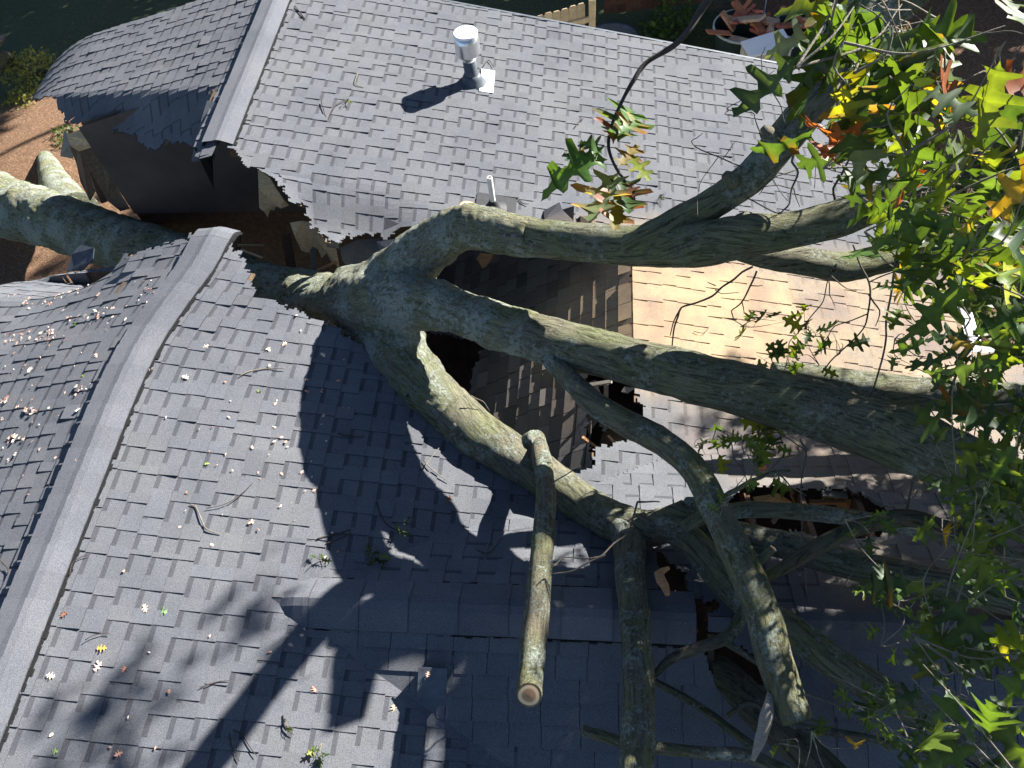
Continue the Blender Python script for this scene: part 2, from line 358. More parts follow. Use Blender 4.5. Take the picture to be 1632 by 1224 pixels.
def fold(P):
    """the far left slope hinges down into the hole, its outer corner curls"""
    x, y, z = P
    if y > 5.6:
        yl = 6.95 + .33 * (-x - .4) if x < -.4 else 6.6
        yl = min(yl, 7.75); d = yl - y
        if d > 0 and x < -.30: z -= .85 * d * sstep(0, .25, d)
    if y > 5.6 and x < -2.7: z -= .28 * (-x - 2.7) ** 2
    return np.array([x, y, z])
def fR(u, v): x = v / math.sqrt(1 + T * T); return dis((x, u, -T * x))
def fL(u, v): x = -v / math.sqrt(1 + T * T); return fold(dis((x, u, T * x)))
KW = math.sqrt(1 + TW * TW)
def fBk(u, v): y = YW + v / KW; return np.array([u, y, zB(y) + .03 * noise.noise(Vector((u * 1.4, y * 1.4, 0)))])
def fFr(u, v): y = YW - v / KW; return np.array([u, y, zF(y)])
def fP(u, v):   # panel knocked down on its hinge along a course line
    x = 3.965 - v; y = u; b = max(0, 4.2 - y)
    return np.array([x + .16 * v - .10 * b * b * .5, y, -.97 - .60 * v - .16 * b * b * v * .35])
def pix_ok(P, keep=None, holes=(), s=9, lim=(-420, 2050, -420, 1650)):
    x, y = proj(P)
    if not (lim[0] < x < lim[1] and lim[2] < y < lim[3]): return False
    x, y = jit(x, y, s)
    if keep and not inpoly(x, y, keep): return False
    return not any(inpoly(x, y, h) for h in holes)
def okR(P):
    x, y = P[0], P[1]
    if x < -.02 and y > 5.3: return False
    if y <= YW and zF(y) > -T * x + .012: return False
    if y > YW and zB(y) > -T * x + .012: return False
    if x >= 3.962 and y > 3.75: return pix_ok(P, None, (HOLE,))
    return pix_ok(P, None, (HOLE, TRO))
def okL(P):
    if P[1] > (5.5 if P[0] < -.8 else 4.95) and (P[1] < 5.75 or proj(P)[1] > 262): return False
    return pix_ok(P, None, (HOLE,))
def okB(P): return zB(P[1]) > -T * P[0] - .004 and pix_ok(P, None, (HB, HB2, HB3, PAN[:1] + [(560, 440), (997, 392), (1003, 560), (960, 590), (880, 575)], ), 7)
def okF(P): return zF(P[1]) > -T * P[0] - .004 and pix_ok(P, None, (HB3,), 7)
def okP(P): return pix_ok(P, PAN, (PANH,), 8)

PT = .222
def shingles(name, fn, nrm, u0, u1, v0, v1, ok, seed, flip=False, cw=.13, loose=0):
    r = random.Random(seed); mb = MB(); nrm = np.array(nrm, float) / np.linalg.norm(nrm)
    nk = int((v1 - v0) / EXP); uo = 0
    tones = {}
    def q(a, b, c, d, col):
        mb.quad(*((a, b, c, d) if not flip else (d, c, b, a)), col)
    for k in range(nk):
        va = v0 + k * EXP; vb = va + EXP
        if k % 3 == 0: uo += r.choice((.05, .10, .15))
        else: uo += r.uniform(-.012, .012)
        n0 = int((u0 - 1) / PT); seq = []
        for n in range(n0, int((u1 + 1) / PT)):
            rr = random.Random(n * 7919 + (k // 3) * 131 + seed)
            jj = rr.uniform(-.035, .035); w = cw * rr.uniform(.75, 1.25)
            if r.random() < .08: w = .02
            c = n * PT + uo % PT + jj
            seq.append((c, c + w))
        cuts = []
        pos = u0
        for a, b in seq:
            if b < u0 or a > u1: continue
            a = max(a, pos)
            if a > pos: cuts.append((pos, a, 1))
            cuts.append((a, min(b, u1), 0)); pos = min(b, u1)
            if pos >= u1: break
        if pos < u1: cuts.append((pos, u1, 1))
        for a, b, tab in cuts:
            if b - a < .004: continue
            lift = r.uniform(0, .004) if r.random() < .93 else r.uniform(.004, .012)
            t = r.uniform(.95, 1.05) if r.random() < .93 else r.uniform(.86, .96); bl = r.uniform(-.014, .014); tone = (t * (1 - bl), t, t * (1 + bl * 1.3))
            m = max(1, int(math.ceil((b - a) / .075)))
            for i in range(m):
                ua = a + (b - a) * i / m; ub = a + (b - a) * (i + 1) / m
                kc = sum(ok(fn(ua + (ub - ua) * p_, va + (vb - va) * q_)) for p_, q_ in ((.5, .5), (.05, .05), (.95, .05), (.05, .95), (.95, .95)))
                if kc == 0: continue
                if kc < 5:      # a torn tab: keep only the scraps inside
                    for p_ in range(4):
                        for q_ in range(6):
                            u2, v2 = ua + (ub - ua) * p_ / 4, va + (vb - va) * q_ / 6; u3, v3 = ua + (ub - ua) * (p_ + 1) / 4, va + (vb - va) * (q_ + 1) / 6
                            if ok(fn((u2 + u3) / 2, (v2 + v3) / 2)):
                                A, B, Cc, D = (fn(u2, v2), fn(u3, v2), fn(u3, v3), fn(u2, v3)); e_ = nrm * .007; l_ = nrm * .004
                                q(A + e_, B + e_, Cc + e_, D + e_, tone); q(A + e_, D + e_, D - l_, A - l_, (.4, .4, .4)); q(Cc + e_, B + e_, B - l_, Cc - l_, (.4, .4, .4)); q(D + e_, Cc + e_, Cc - l_, D - l_, (.4, .4, .4))
                    continue
                A, B, Cc, D = fn(ua, va), fn(ub, va), fn(ub, vb), fn(ua, vb)
                h0 = .001; h1 = .005
                up = nrm
                if loose:
                    q(A + up * .002, B + up * .002, Cc + up * .002, D + up * .002, (.14, .13, .13))  # dark strip and edge faces, coloured in as shade between the lifted courses
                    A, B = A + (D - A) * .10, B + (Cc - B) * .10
                    h0 = .004; h1 = .016 + lift * loose; wr = .60 + .7 * ((lift * 997) % 1); tone = (t * wr * 1.06, t * wr, t * wr * .92)
                    if i == 0: A, D = A + (B - A) * .05, D + (Cc - D) * .05
                    q(A + up * h0, B + up * h0, Cc + up * h1, D + up * h1, tone); q(D + up * h1, Cc + up * h1, Cc, D, (.2, .2, .2))
                    if i == 0: q(A + up * h0, D + up * h1, D, A, (.2, .2, .2))
                elif tab:
                    h0 = .005; h1 = .012 + lift
                    E_, F_ = Cc + up * h1, D + up * h1; A_, B_ = A + up * h0, B + up * h0
                    q(A_, B_, E_, F_, tone)
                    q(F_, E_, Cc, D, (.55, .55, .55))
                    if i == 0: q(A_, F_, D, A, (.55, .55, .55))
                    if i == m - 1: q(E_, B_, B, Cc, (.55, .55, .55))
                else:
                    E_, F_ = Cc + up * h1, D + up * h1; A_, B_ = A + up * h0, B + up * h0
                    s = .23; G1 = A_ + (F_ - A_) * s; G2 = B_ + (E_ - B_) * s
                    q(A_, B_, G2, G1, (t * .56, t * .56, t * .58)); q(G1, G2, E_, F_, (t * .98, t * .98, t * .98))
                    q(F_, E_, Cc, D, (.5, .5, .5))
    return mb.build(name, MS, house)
def deck(name, fn, u0, u1, v0, v1, ok, drop=.008, th=.016, cs=.06, mat=None):
    nu = int((u1 - u0) / cs); nv = int((v1 - v0) / cs); g = {}; pts = {}
    def P(i, j):
        if (i, j) not in pts: pts[i, j] = fn(u0 + i * cs, v0 + j * cs)
        return pts[i, j]
    for i in range(nu):
        for j in range(nv):
            c = fn(u0 + (i + .5) * cs, v0 + (j + .5) * cs)
            if ok(c) and all(ok(fn(u0 + (i + .5 + a) * cs, v0 + (j + .5 + b) * cs)) for a, b in ((1.3, 0), (-1.3, 0), (0, 1.3), (0, -1.3))) or (ok(c) and noise.noise(Vector((i * .35, j * .35, 2))) > .28): g[i, j] = 1
    mb = MB(); z0 = np.array([0, 0, drop]); z1 = np.array([0, 0, drop + th])
    for (i, j) in g:
        a, b, c, d = P(i, j), P(i + 1, j), P(i + 1, j + 1), P(i, j + 1)
        mb.quad(a - z0, b - z0, c - z0, d - z0); mb.quad(d - z1, c - z1, b - z1, a - z1)
        for (di, dj, p, q) in ((-1, 0, d, a), (1, 0, b, c), (0, -1, a, b), (0, 1, c, d)):
            if (i + di, j + dj) not in g: mb.quad(p - z0, q - z0, q - z1, p - z1)
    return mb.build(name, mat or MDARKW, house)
SR = math.sqrt(1 + T * T)
VR = WR * SR; VL = -XL * SR
nrR = (T, 0, 1); nrL = (-T, 0, 1); nrB = (0, TW, 1); nrF = (0, -TW, 1)
shingles('right_roof_slope', fR, nrR, -2.2, YG, .079, VR, okR, 11)['label'] = 'right roof slope, sunlit grey shingles dusted with sawdust'
shingles('left_roof_slope', fL, nrL, -2.2, YG, 0.0, VL, okL, 23, True)['label'] = 'left roof slope with pink leaf litter and a torn edge'
shingles('rear_wing_roof_slope', fBk, nrB, 1.2, 10.2, 0.0, 3.15 * KW, okB, 37, True)
shingles('front_wing_roof_slope', fFr, nrF, 1.2, 9.6, 0.0, 4.0 * KW, okF, 41, False, .005)
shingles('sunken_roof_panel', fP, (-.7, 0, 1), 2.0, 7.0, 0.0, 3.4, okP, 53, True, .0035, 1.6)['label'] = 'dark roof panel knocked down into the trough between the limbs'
# decking shows as torn edges; ok tests are shared so it follows the same tears
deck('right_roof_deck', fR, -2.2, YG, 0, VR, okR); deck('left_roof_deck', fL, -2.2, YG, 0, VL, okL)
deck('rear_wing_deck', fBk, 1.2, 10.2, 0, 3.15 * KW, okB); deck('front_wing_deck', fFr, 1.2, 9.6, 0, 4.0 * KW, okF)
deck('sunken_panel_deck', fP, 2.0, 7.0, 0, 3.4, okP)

# ridge vents under cap shingles
def ridge_vent(name, path, nr, w=.165, h=.026, step=EXP, seed=3, edge=.024, slope=(T, T)):
    """path: list of centre points; nr: sideways unit vector"""
    r = random.Random(seed); R = catmull([list(p) + [1] for p in path], .045); R = [p[:3] for p in R]
    nr = np.array(nr, float); up = np.array([0, 0, 1.]); cores = {-1: MB(), 1: MB()}; cap = MB(); acc = 0; t = 1; lift = 0
    for i in range(len(R) - 1):
        a, b = R[i], R[i + 1]
        acc += np.linalg.norm(b - a)
        if acc > step: acc = 0; t = r.uniform(.88, 1.1)
        la = .007 * (acc / step); lb = min(.009, .007 * ((acc + .045) / step))
        for s, sl in ((-1, slope[0]), (1, slope[1])):
            o = nr * s * w; dz = -sl * w; lf = .95 * w * sl if (s < 0 and abs(nr[0]) > .5) else 0
            ea, eb = a + o + up * (dz + h * .9 + lf), b + o + up * (dz + h * .9 + lf)
            ma, mb_ = a + nr * s * w * .3 + up * (h + .012 - sl * w * .3 * .55), b + nr * s * w * .3 + up * (h + .012 - sl * w * .3 * .55)
            ta, tb = a + up * (h + .016), b + up * (h + .016)
            M_ = up * la; L_ = up * lb
            for p, q_, x, y in ((ta, tb, mb_, ma), (ma, mb_, eb, ea)):
                A, B, Cc, D = p + M_, q_ + L_, x + L_, y + M_
                cap.quad(*((A, B, Cc, D) if s > 0 else (D, Cc, B, A)), col=(t, t, t * 1.02))
            cap.quad(ea + M_, eb + L_, eb - up * .005, ea - up * .005, (.5, .5, .5))
            
            jg = r.uniform(-.006, .010)
            ca, cb = a + nr * s * (w - .008 + jg) + up * (dz), b + nr * s * (w - .008 + jg) + up * dz
            cores[s].quad(ca + up * h * .85, cb + up * h * .85, cb - up * .004, ca - up * .004)
            jw = edge + r.uniform(-.005, .005); cores[s].quad(ca + up * h * .5, cb + up * h * .5, cb + nr * s * jw + up * (.016 - sl * edge), ca + nr * s * jw + up * (.016 - sl * edge)); cores[s].quad(ca + nr * s * jw + up * (.016 - sl * edge), cb + nr * s * jw + up * (.016 - sl * edge), cb + nr * s * jw - up * .01, ca + nr * s * jw - up * .01)  # black vent lip; away from the sun it also stands in for shade
    o = cap.build(name, MS, house); [cores[k].build('vent_edge', MVENT, o) for k in (-1, 1)]; return o
def rpt(y, x=0): return dis((x, y, 0))
ridge_vent('ridge_cap', [rpt(y) for y in np.linspace(-2.2, 4.62, 22)] + [rpt(4.74) + np.array([.02, 0, -.03]), rpt(4.82) + np.array([.03, 0, -.10])], (1, 0, 0), .16)['label'] = 'near ridge cap ending in a curled broken tip'
ridge_vent('ridge_cap', [(0, y, 0) for y in np.linspace(5.93, YG + .02, 12)], (1, 0, 0), .15, step=.9, seed=5)
strip = MB()   # cap strip torn loose, hanging into the hole beside the left slope
h0 = [Z(352, 168, -.04), Z(325, 165, -.06)]; 
for (a, b), (c, d) in zip([((330, 160, -.05), (352, 166, -.01)), ((318, 200, -.12), (350, 200, -.06)), ((308, 240, -.25), (340, 232, -.2))], [((318, 200, -.12), (350, 200, -.06)), ((308, 240, -.25), (340, 232, -.2)), ((305, 256, -.34), (330, 252, -.32))]):
    A, B, Cc, D = Z(*a), Z(*b), Z(*d), Z(*c)
    strip.quad(D, Cc, B, A); strip.quad(*[p - np.array([0, 0, .02]) for p in (A, B, Cc, D)]); strip.quad(D, Cc, Cc - np.array([0, 0, .02]), D - np.array([0, 0, .02])); strip.quad(A, D, D - np.array([0, 0, .02]), A - np.array([0, 0, .02]))
strip.build('loose_cap_strip', MS, house)
def wz(x): return ZW
ridge_vent('wing_ridge_cap', [(1.46, YW, ZW - .06), (1.58, YW, ZW - .02)] + [(x, YW, ZW + .004 + .012 * math.sin(x * 2.1)) for x in np.linspace(1.7, 4.30, 10)], (0, 1, 0), .175, h=.022, step=.32, seed=8, slope=(TW, TW), edge=.012)
ridge_vent('wing_ridge_cap', [(x, YW, ZW + .02 * math.sin(x)) for x in np.linspace(4.95, 9.3, 12)], (0, 1, 0), .175, h=.022, step=.32, seed=9, slope=(TW, TW), edge=.012)

# flap of shingle standing up by the broken edge, and odd torn tabs
def flap(pts, zs, parent, name, col=(.9, .9, .95), mat=None, th=.006):
    P = [Z(x, y, z) for (x, y), z in zip(pts, zs)]; mb = MB(); n = len(P); d = np.array([0, 0, th])
    mb.poly(P, col); mb.poly([p - d for p in P[::-1]], col)
    for i in range(n): mb.quad(P[i], P[i] - d, P[(i + 1) % n] - d, P[(i + 1) % n], col)
    return mb.build(name, mat or MS, parent)
zr = lambda x, y, h=0.0: onR(x, y)[2] + h
flap([(614, 347), (635, 356), (612, 366)], [zr(614, 347, .09), zr(635, 356, .01), zr(612, 366, .015)], house, 'lifted_shingle_tab', (.35, .35, .4))
flap([(866, 336), (892, 322), (896, 334), (915, 328), (914, 352), (868, 350)], [zr(880, 335, .03 + .05 * (i % 2)) for i in range(6)], house, 'torn_shingle_tab', (.3, .3, .33))
flap([(918, 350), (925, 344), (948, 343), (950, 358), (925, 362)], [zr(930, 350, .02 + .03 * (i % 2)) for i in range(5)], house, 'torn_shingle_tab', (.3, .27, .27))
flap([(542, 395), (570, 382), (606, 380), (604, 412), (600, 440), (560, 432), (545, 415)], [-.62, -.60, -.62, -.70, -.8, -.8, -.7], house, 'torn_shingle_tab', (.8, .8, .8))
flap([(600, 385), (634, 380), (640, 412), (612, 418)], [-.52, -.46, -.52, -.58], house, 'torn_shingle_tab', (.9, .9, .95))

# walls, eaves, gutters
w = MB()
for (xa, xb) in ((-3.7, 6.9),):
    zt = GZ
# gable wall at the far end
yw_ = 8.62
w.poly([(-2.9, yw_, GZ - .1), (6.9, yw_, GZ - .1), (6.9, yw_, -T * 6.9 - .04), (0, yw_, -.04), (-2.9, yw_, -T * 2.9 - .04)])
w2 = w; w2.build('far_gable_wall', MSID, house); w = MB(); w.poly([(-2.9, yw_ - .12, GZ - .1), (-2.9, yw_ - .12, -T * 2.9 - .04), (0, yw_ - .12, -.04), (6.9, yw_ - .12, -T * 6.9 - .04), (6.9, yw_ - .12, GZ - .1)])
w.build('gable_wall_studs', MBEAM, house)
w = MB(); w.box((6.9, 6.7, (GZ - 1.8) / 2 - .05), (.06, 1.85, (-1.8 - GZ) / 2)); w.build('right_wall', MSID, house)
w = MB(); w.box((8.2, 4.5, (GZ - 1.72) / 2 - .02), (1.25, .06, (-1.72 - GZ) / 2 - .02)); w.build('wing_wall', MSID, house)
w = MB()
w.box((-3.7, 1.5, (GZ - 1.0) / 2 - .05), (.06, 3.3, (-1.0 - GZ) / 2 - .03)); w.build('left_wall', MSID, house)
w = MB()  # interior partition seen through the hole
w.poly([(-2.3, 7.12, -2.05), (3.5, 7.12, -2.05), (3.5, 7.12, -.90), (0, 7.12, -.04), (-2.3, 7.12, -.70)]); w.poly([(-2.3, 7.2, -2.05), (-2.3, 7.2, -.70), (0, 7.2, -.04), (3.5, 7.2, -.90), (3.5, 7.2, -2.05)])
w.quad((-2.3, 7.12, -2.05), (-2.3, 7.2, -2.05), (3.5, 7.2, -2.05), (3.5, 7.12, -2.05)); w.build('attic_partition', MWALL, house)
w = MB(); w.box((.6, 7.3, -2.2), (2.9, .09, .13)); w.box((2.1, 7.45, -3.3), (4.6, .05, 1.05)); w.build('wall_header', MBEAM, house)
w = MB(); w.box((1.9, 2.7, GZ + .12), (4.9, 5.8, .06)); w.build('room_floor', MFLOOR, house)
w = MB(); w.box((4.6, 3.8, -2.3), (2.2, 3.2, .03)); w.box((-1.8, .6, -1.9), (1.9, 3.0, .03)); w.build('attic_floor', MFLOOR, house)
rr = random.Random(4)
for k, y in enumerate(np.arange(-1.8, 8.5, .41)):   # rafters
    if 4.3 < y < 5.6: continue
    x1 = 6.6 if y > 5.0 else (min(6.6, 1.5 + max(0, abs(y - YW)) * 1.8) if y < 3 else 1.9)
    b = MB(); b.beam((.06, y, -.13), (x1, y, -T * x1 - .12), .04, .14); b.build('rafter', MBEAM, house)
    if y < 5.0:
        b = MB(); b.beam((-.06, y, -.13), (-3.8, y, -T * 3.8 - .12), .04, .14); b.build('rafter', MBEAM, house)
for x in np.arange(4.4, 9, .41):
    b = MB(); b.beam((x, YW + .06, ZW - .14), (x, 4.6, zB(4.6) - .13), .04, .14); b.build('rafter', MBEAM, house)
    b = MB(); b.beam((x, YW - .06, ZW - .14), (x, -1.8, zF(-1.8) - .13), .04, .14); b.build('rafter', MBEAM, house)
# broken rafters and splinters in the openings
def stick(a, b, w_, h_, name, mat, parent=None):
    m = MB(); A = Z(*a); B = Z(*b); m.beam(A, B, w_, h_); return m.build(name, mat, parent or house)
stick((455, 372, -1.0), (478, 505, -1.7), .09, .03, 'broken_rafter', MBEAM); stick((500, 395, -.9), (498, 470, -1.3), .05, .04, 'broken_rafter', MGREY)
stick((538, 418, -.85), (540, 440, -.9), .02, .02, 'splinter', MSPL); stick((505, 432, -.85), (536, 417, -.75), .02, .02, 'splinter', MSPL)
stick((940, 614, -1.05), (975, 608, -.95), .035, .02, 'broken_batten', MGREY); stick((966, 612, -1.0), (966, 640, -1.2), .04, .02, 'broken_batten', MGREY)
stick((1290, 800, -1.0), (1345, 800, -1.0), .03, .03, 'splinter', MSPL); stick((1262, 786, -.95), (1275, 812, -1.1), .04, .02, 'splinter', MSPL)
stick((1310, 786, -.9), (1350, 790, -.95), .05, .02, 'splinter', MGREY); stick((1170, 1085, -.9), (1200, 1092, -.9), .05, .03, 'splinter', MGREY)
stick((1125, 1005, -.55), (1190, 985, -.5), .03, .02, 'broken_batten', MGREY)
W = random.Random(12)
for k in range(26):     # snapped lath, splinters and rafter ends in the openings
    ox, oy, oz, sx, sy = W.choice(((505, 420, -.85, 45, 45), (420, 400, -1.3, 60, 40), (965, 665, -1.35, 32, 55), (1290, 808, -1.05, 90, 22), (1100, 985, -.7, 28, 35), (560, 440, -.75, 30, 14)))
    x0, y0 = ox + W.uniform(-sx, sx), oy + W.uniform(-sy, sy); a_ = W.uniform(0, 6.28); l_ = W.uniform(12, 55)
    stick((x0, y0, oz + W.uniform(-.15, .1)), (x0 + l_ * math.cos(a_), y0 + l_ * math.sin(a_), oz + W.uniform(-.35, .15)), W.uniform(.01, .05), W.uniform(.008, .03), 'splinter', W.choice((MSPL, MGREY, MBEAM, MPLY)))
for k in range(16):     # fresh orange splinters bristling where the trunk broke the ridge
    x0, y0 = 540 + W.uniform(0, 42), 452 + W.uniform(-8, 8)
    stick((x0, y0, -.62), (x0 + W.uniform(-6, 22), y0 - W.uniform(2, 14), -.52 + W.uniform(-.06, .06)), .014, .01, 'splinter', MSPL)
def board(name, pts, zs, mat, th=.012, parent=None): return flap(pts, zs, parent or house, name, (1, 1, 1), mat, th)
board('torn_plywood', [(411, 270), (430, 283), (440, 300), (452, 318), (460, 326), (447, 331), (440, 327), (436, 334), (430, 333), (426, 345), (420, 336), (413, 330), (412, 300)], [-.5, -.5, -.52, -.6, -.68, -.75, -.75, -.8, -.78, -.85, -.78, -.75, -.6], MPLY)
board('torn_plywood', [(462, 355), (480, 352), (505, 355), (524, 372), (536, 398), (541, 425), (535, 420), (528, 416), (520, 402), (512, 410), (506, 396), (498, 392), (490, 402), (480, 398), (470, 378)], [-.66, -.6, -.6, -.66, -.72, -.8, -.86, -.86, -.84, -.9, -.84, -.82, -.85, -.84, -.72], MPLY)
board('torn_plywood', [(765, 403), (786, 405), (784, 412), (774, 424), (768, 427), (760, 412)], [-.55, -.55, -.6, -.66, -.66, -.6], MBEAM)
board('torn_plywood', [(106, 215), (130, 205), (142, 222), (150, 232), (125, 240), (112, 232)], [-1.1, -1.05, -1.1, -1.2, -1.3, -1.2], MPLY)
board('torn_decking', [(928, 612), (950, 606), (962, 640), (955, 668), (938, 690), (930, 650)], [-1.2, -1.15, -1.25, -1.35, -1.45, -1.3], MGREY)
board('torn_decking', [(960, 690), (1000, 672), (1018, 690), (1000, 718), (975, 735), (950, 730)], [-1.5, -1.35, -1.3, -1.4, -1.5, -1.55], MDARKW)
board('torn_decking', [(1200, 792), (1240, 786), (1262, 800), (1250, 815), (1212, 812)], [-1.05, -1.0, -1.1, -1.15, -1.1], MPLY)
board('torn_decking', [(1325, 795), (1360, 796), (1372, 806), (1340, 812)], [-1.0, -.98, -1.05, -1.08], MSPL)
board('hanging_sheathing', [(118, 214), (150, 212), (166, 236), (172, 270), (186, 300), (206, 330), (190, 334), (170, 318), (160, 322), (148, 296), (138, 262), (124, 240)], [-1.25, -1.15, -1.3, -1.6, -1.9, -2.1, -2.2, -2.1, -2.1, -1.9, -1.6, -1.4], MDARKW, .03)
board('hanging_sheathing', [(108, 205), (122, 212), (130, 240), (146, 268), (152, 300), (142, 318), (128, 290), (122, 262), (112, 235)], [-1.2, -1.2, -1.4, -1.7, -2.0, -2.2, -2.0, -1.8, -1.5], MBEAM, .03)
board('hanging_sheathing', [(186, 215), (204, 226), (196, 262), (184, 240)], [-1.0, -1.0, -1.3, -1.2], MDARKW, .02)
board('torn_siding', [(96, 248), (102, 208), (118, 222), (116, 252)], [-1.9, -1.5, -1.5, -1.9], MGREY)
board('torn_flashing', [(106, 432), (114, 405), (128, 390), (150, 395), (148, 412), (132, 430)], [-1.2, -1.1, -1.05, -1.05, -1.1, -1.2], MDPIPE)
board('torn_flashing', [(995, 616), (1012, 618), (1000, 626), (990, 624)], [-.9, -.86, -.9, -.92], MGREY)
# eave fascia and gutters
def gutter(name, a, b, out):
    a = np.array(a, float); b = np.array(b, float); out = np.array(out, float); mb = MB(); z = np.array([0, 0, 1.])
    d = (b - a); L = np.linalg.norm(d); d /= L; prof = [(0, .02), (0, -.10), (.07, -.105), (.105, -.05), (.115, .0), (.105, .004), (.095, -.045), (.066, -.093), (.006, -.09), (.006, .02)]
    n = 8
    for i in range(n):
        for j in range(len(prof) - 1):
            p, q_ = prof[j], prof[j + 1]
            A = a + d * L * i / n; B = a + d * L * (i + 1) / n
            mb.quad(A + out * p[0] + z * p[1], B + out * p[0] + z * p[1], B + out * q_[0] + z * q_[1], A + out * q_[0] + z * q_[1])
    o = mb.build(name, MWHITE, house)
    return o
ze = -T * WR
gutter('gutter', (WR + .005, 4.88, ze - .03), (WR + .005, YG, ze - .03), (1, 0, 0))['label'] = 'white gutter along the sunlit right eave'
gutter('gutter', (7.40, YW + 3.16, zB(YW + 3.16) - .03), (10.1, YW + 3.16, zB(YW + 3.16) - .03), (0, 1, 0))
w = MB(); w.box((WR - .01, 6.9, ze - .09), (.012, 2.02, .07)); w.box((8.6, YW + 3.145, zB(YW + 3.15) - .09), (1.5, .01, .06)); w.build('fascia', MWHITE, house)
w = MB(); w.beam((0, YG + .012, -.07), (WR, YG + .012, -T * WR - .07), .02, .12); w.beam((0, YG + .012, -.07), (-2.6, YG + .012, -T * 2.6 - .07), .02, .12); w.build('rake_board', MWHITE, house)
w = MB(); w.beam((.02, YG + .01, .006), (WR, YG + .01, -T * WR + .006), .03, .008); w.build('drip_edge', MDPIPE, house)
me, *_ = tube_mesh('downspout', [[WR + .06, 5.95, ze - .10, .045], [WR + .06, 5.9, ze - .3, .045], [WR - .10, 5.85, ze - .5, .045], [WR - .2, 5.85, ze - 1.0, .045], [WR - .2, 5.85, GZ + .1, .045]], 12, 0); me.materials.append(MWHITE); link('downspout', me, house)
pc = Z(1519, 414, ze + .05)
me, *_ = tube_mesh('vent_hood', [[pc[0], pc[1], ze - .1, .10], [pc[0], pc[1], ze + .0, .105], [pc[0], pc[1], ze + .06, .11]], 24, 0); me.materials.append(MWHITE); link('leader_head', me, house)

# flue pipe, vent pipe, box vent
B0 = np.array([2.2468, 7.5263, -.5496])
def lathe(name, c, prof, mat, parent, seg=32, capped=True):
    V = []; Fc = []
    for r_, z_ in prof:
        for k in range(seg): a = 2 * math.pi * k / seg; V.append((c[0] + r_ * math.cos(a), c[1] + r_ * math.sin(a), c[2] + z_))
    for i in range(len(prof) - 1):
        for k in range(seg): Fc.append((i * seg + k, i * seg + (k + 1) % seg, (i + 1) * seg + (k + 1) % seg, (i + 1) * seg + k))
    if capped: Fc.append(tuple((len(prof) - 1) * seg + k for k in range(seg)))
    me = bpy.data.meshes.new(name); me.from_pydata(V, [], Fc); me.materials.append(mat)
    me.polygons.foreach_set('use_smooth', [len(p.vertices) == 4 and abs(p.normal.z) < .85 for p in me.polygons]); return link(name, me, parent)
flue = lathe('flue_pipe', B0, [(.072, -.05), (.072, .34)], MDPIPE, house); flue['label'] = 'grey flue pipe with a bright metal cap'
lathe('flue_cap', B0, [(.076, .28), (.080, .30), (.115, .345), (.128, .35), (.131, .365), (.131, .50), (.129, .52), (.126, .524), (.127, .575)], MGALV, flue)
lathe('cap_lid', B0, [(.128, .572), (.130, .586), (.122, .596), (.001, .600)], MWHITE, flue)
lathe('storm_collar', B0, [(.17, -.035), (.135, .0), (.105, .06), (.085, .10), (.078, .102)], MDPIPE, flue)
fl = MB(); A = onR(766, 112); 
q4 = [onR(768, 112), onR(789, 115), onR(786, 150), onR(764, 147)]
fl.poly([p + np.array([0, 0, .018]) for p in q4][::-1]); fl.poly([p + np.array([0, 0, .004]) for p in q4])
for i in range(4): fl.quad(q4[i] + [0, 0, .018], q4[(i + 1) % 4] + [0, 0, .018], q4[(i + 1) % 4] + [0, 0, .004], q4[i] + [0, 0, .004])
fl.build('flashing_plate', MWHITE, flue)
B1 = np.array([2.6273, 5.6725, -.6427])
vp = lathe('plumbing_vent_pipe', B1, [(.027, -.05), (.027, .385), (.024, .393), (.020, .393), (.020, .30)], MPVC, house)
lathe('rubber_boot', B1, [(.13, .0), (.075, .03), (.045, .075), (.036, .10), (.030, .105)], MRUB, vp)
bb = MB(); q4 = [B1 + [a * .17, b * .17, -T * a * .17 + .015] for a, b in ((-1, -1), (1.25, -1), (1.25, 1), (-1, 1))]
bb.poly(q4); bb.build('boot_flange', MRUB, vp)
bv = MB(); c0 = onF(693, 1092); R_ = np.array([[1, 0, 0], [0, 1 / KW, TW / KW], [0, -TW / KW, 1 / KW]]).T if False else np.array([[1, 0, 0], [0, 1 / KW, -TW / KW], [0, TW / KW, 1 / KW]])
bv.box(c0 + R_ @ np.array([0, .02, .05]), (.085, .085, .035), R_); bv.box(c0 + R_ @ np.array([0, .03, .088]), (.095, .095, .004), R_); bv.box(c0 + R_ @ np.array([0, 0, .006]), (.12, .13, .004), R_)
bv.build('box_vent', MVENT if False else MDPIPE, house)['label'] = 'small dark square vent on the front wing slope'

# ------------------------------------------------------------------ the fallen oak
tree = thing('fallen_oak_tree', 'huge grey-barked oak fallen across the house, its limbs spread over the roof', 'tree', (-4.5, 6, -3.2))
def limb(name, rows, parent, mat=None, seg=26, lump=.07, label=None, cut=None, seed=None, step=.035, px=True):
    path = PX(rows) if px else rows
    me, P, rad, Tn = tube_mesh(name, path, seg, lump, seed if seed is not None else rng.randint(1, 99), step)
    me.materials.append(mat or (MBARKL if name == 'limb' else MBARK)); o = link(name, me, parent)
    if label: o['label'] = label
    if cut: disc('cut_end', P[-1], Tn[-1], rad[-1] * .98, o)
    return o, P, rad, Tn
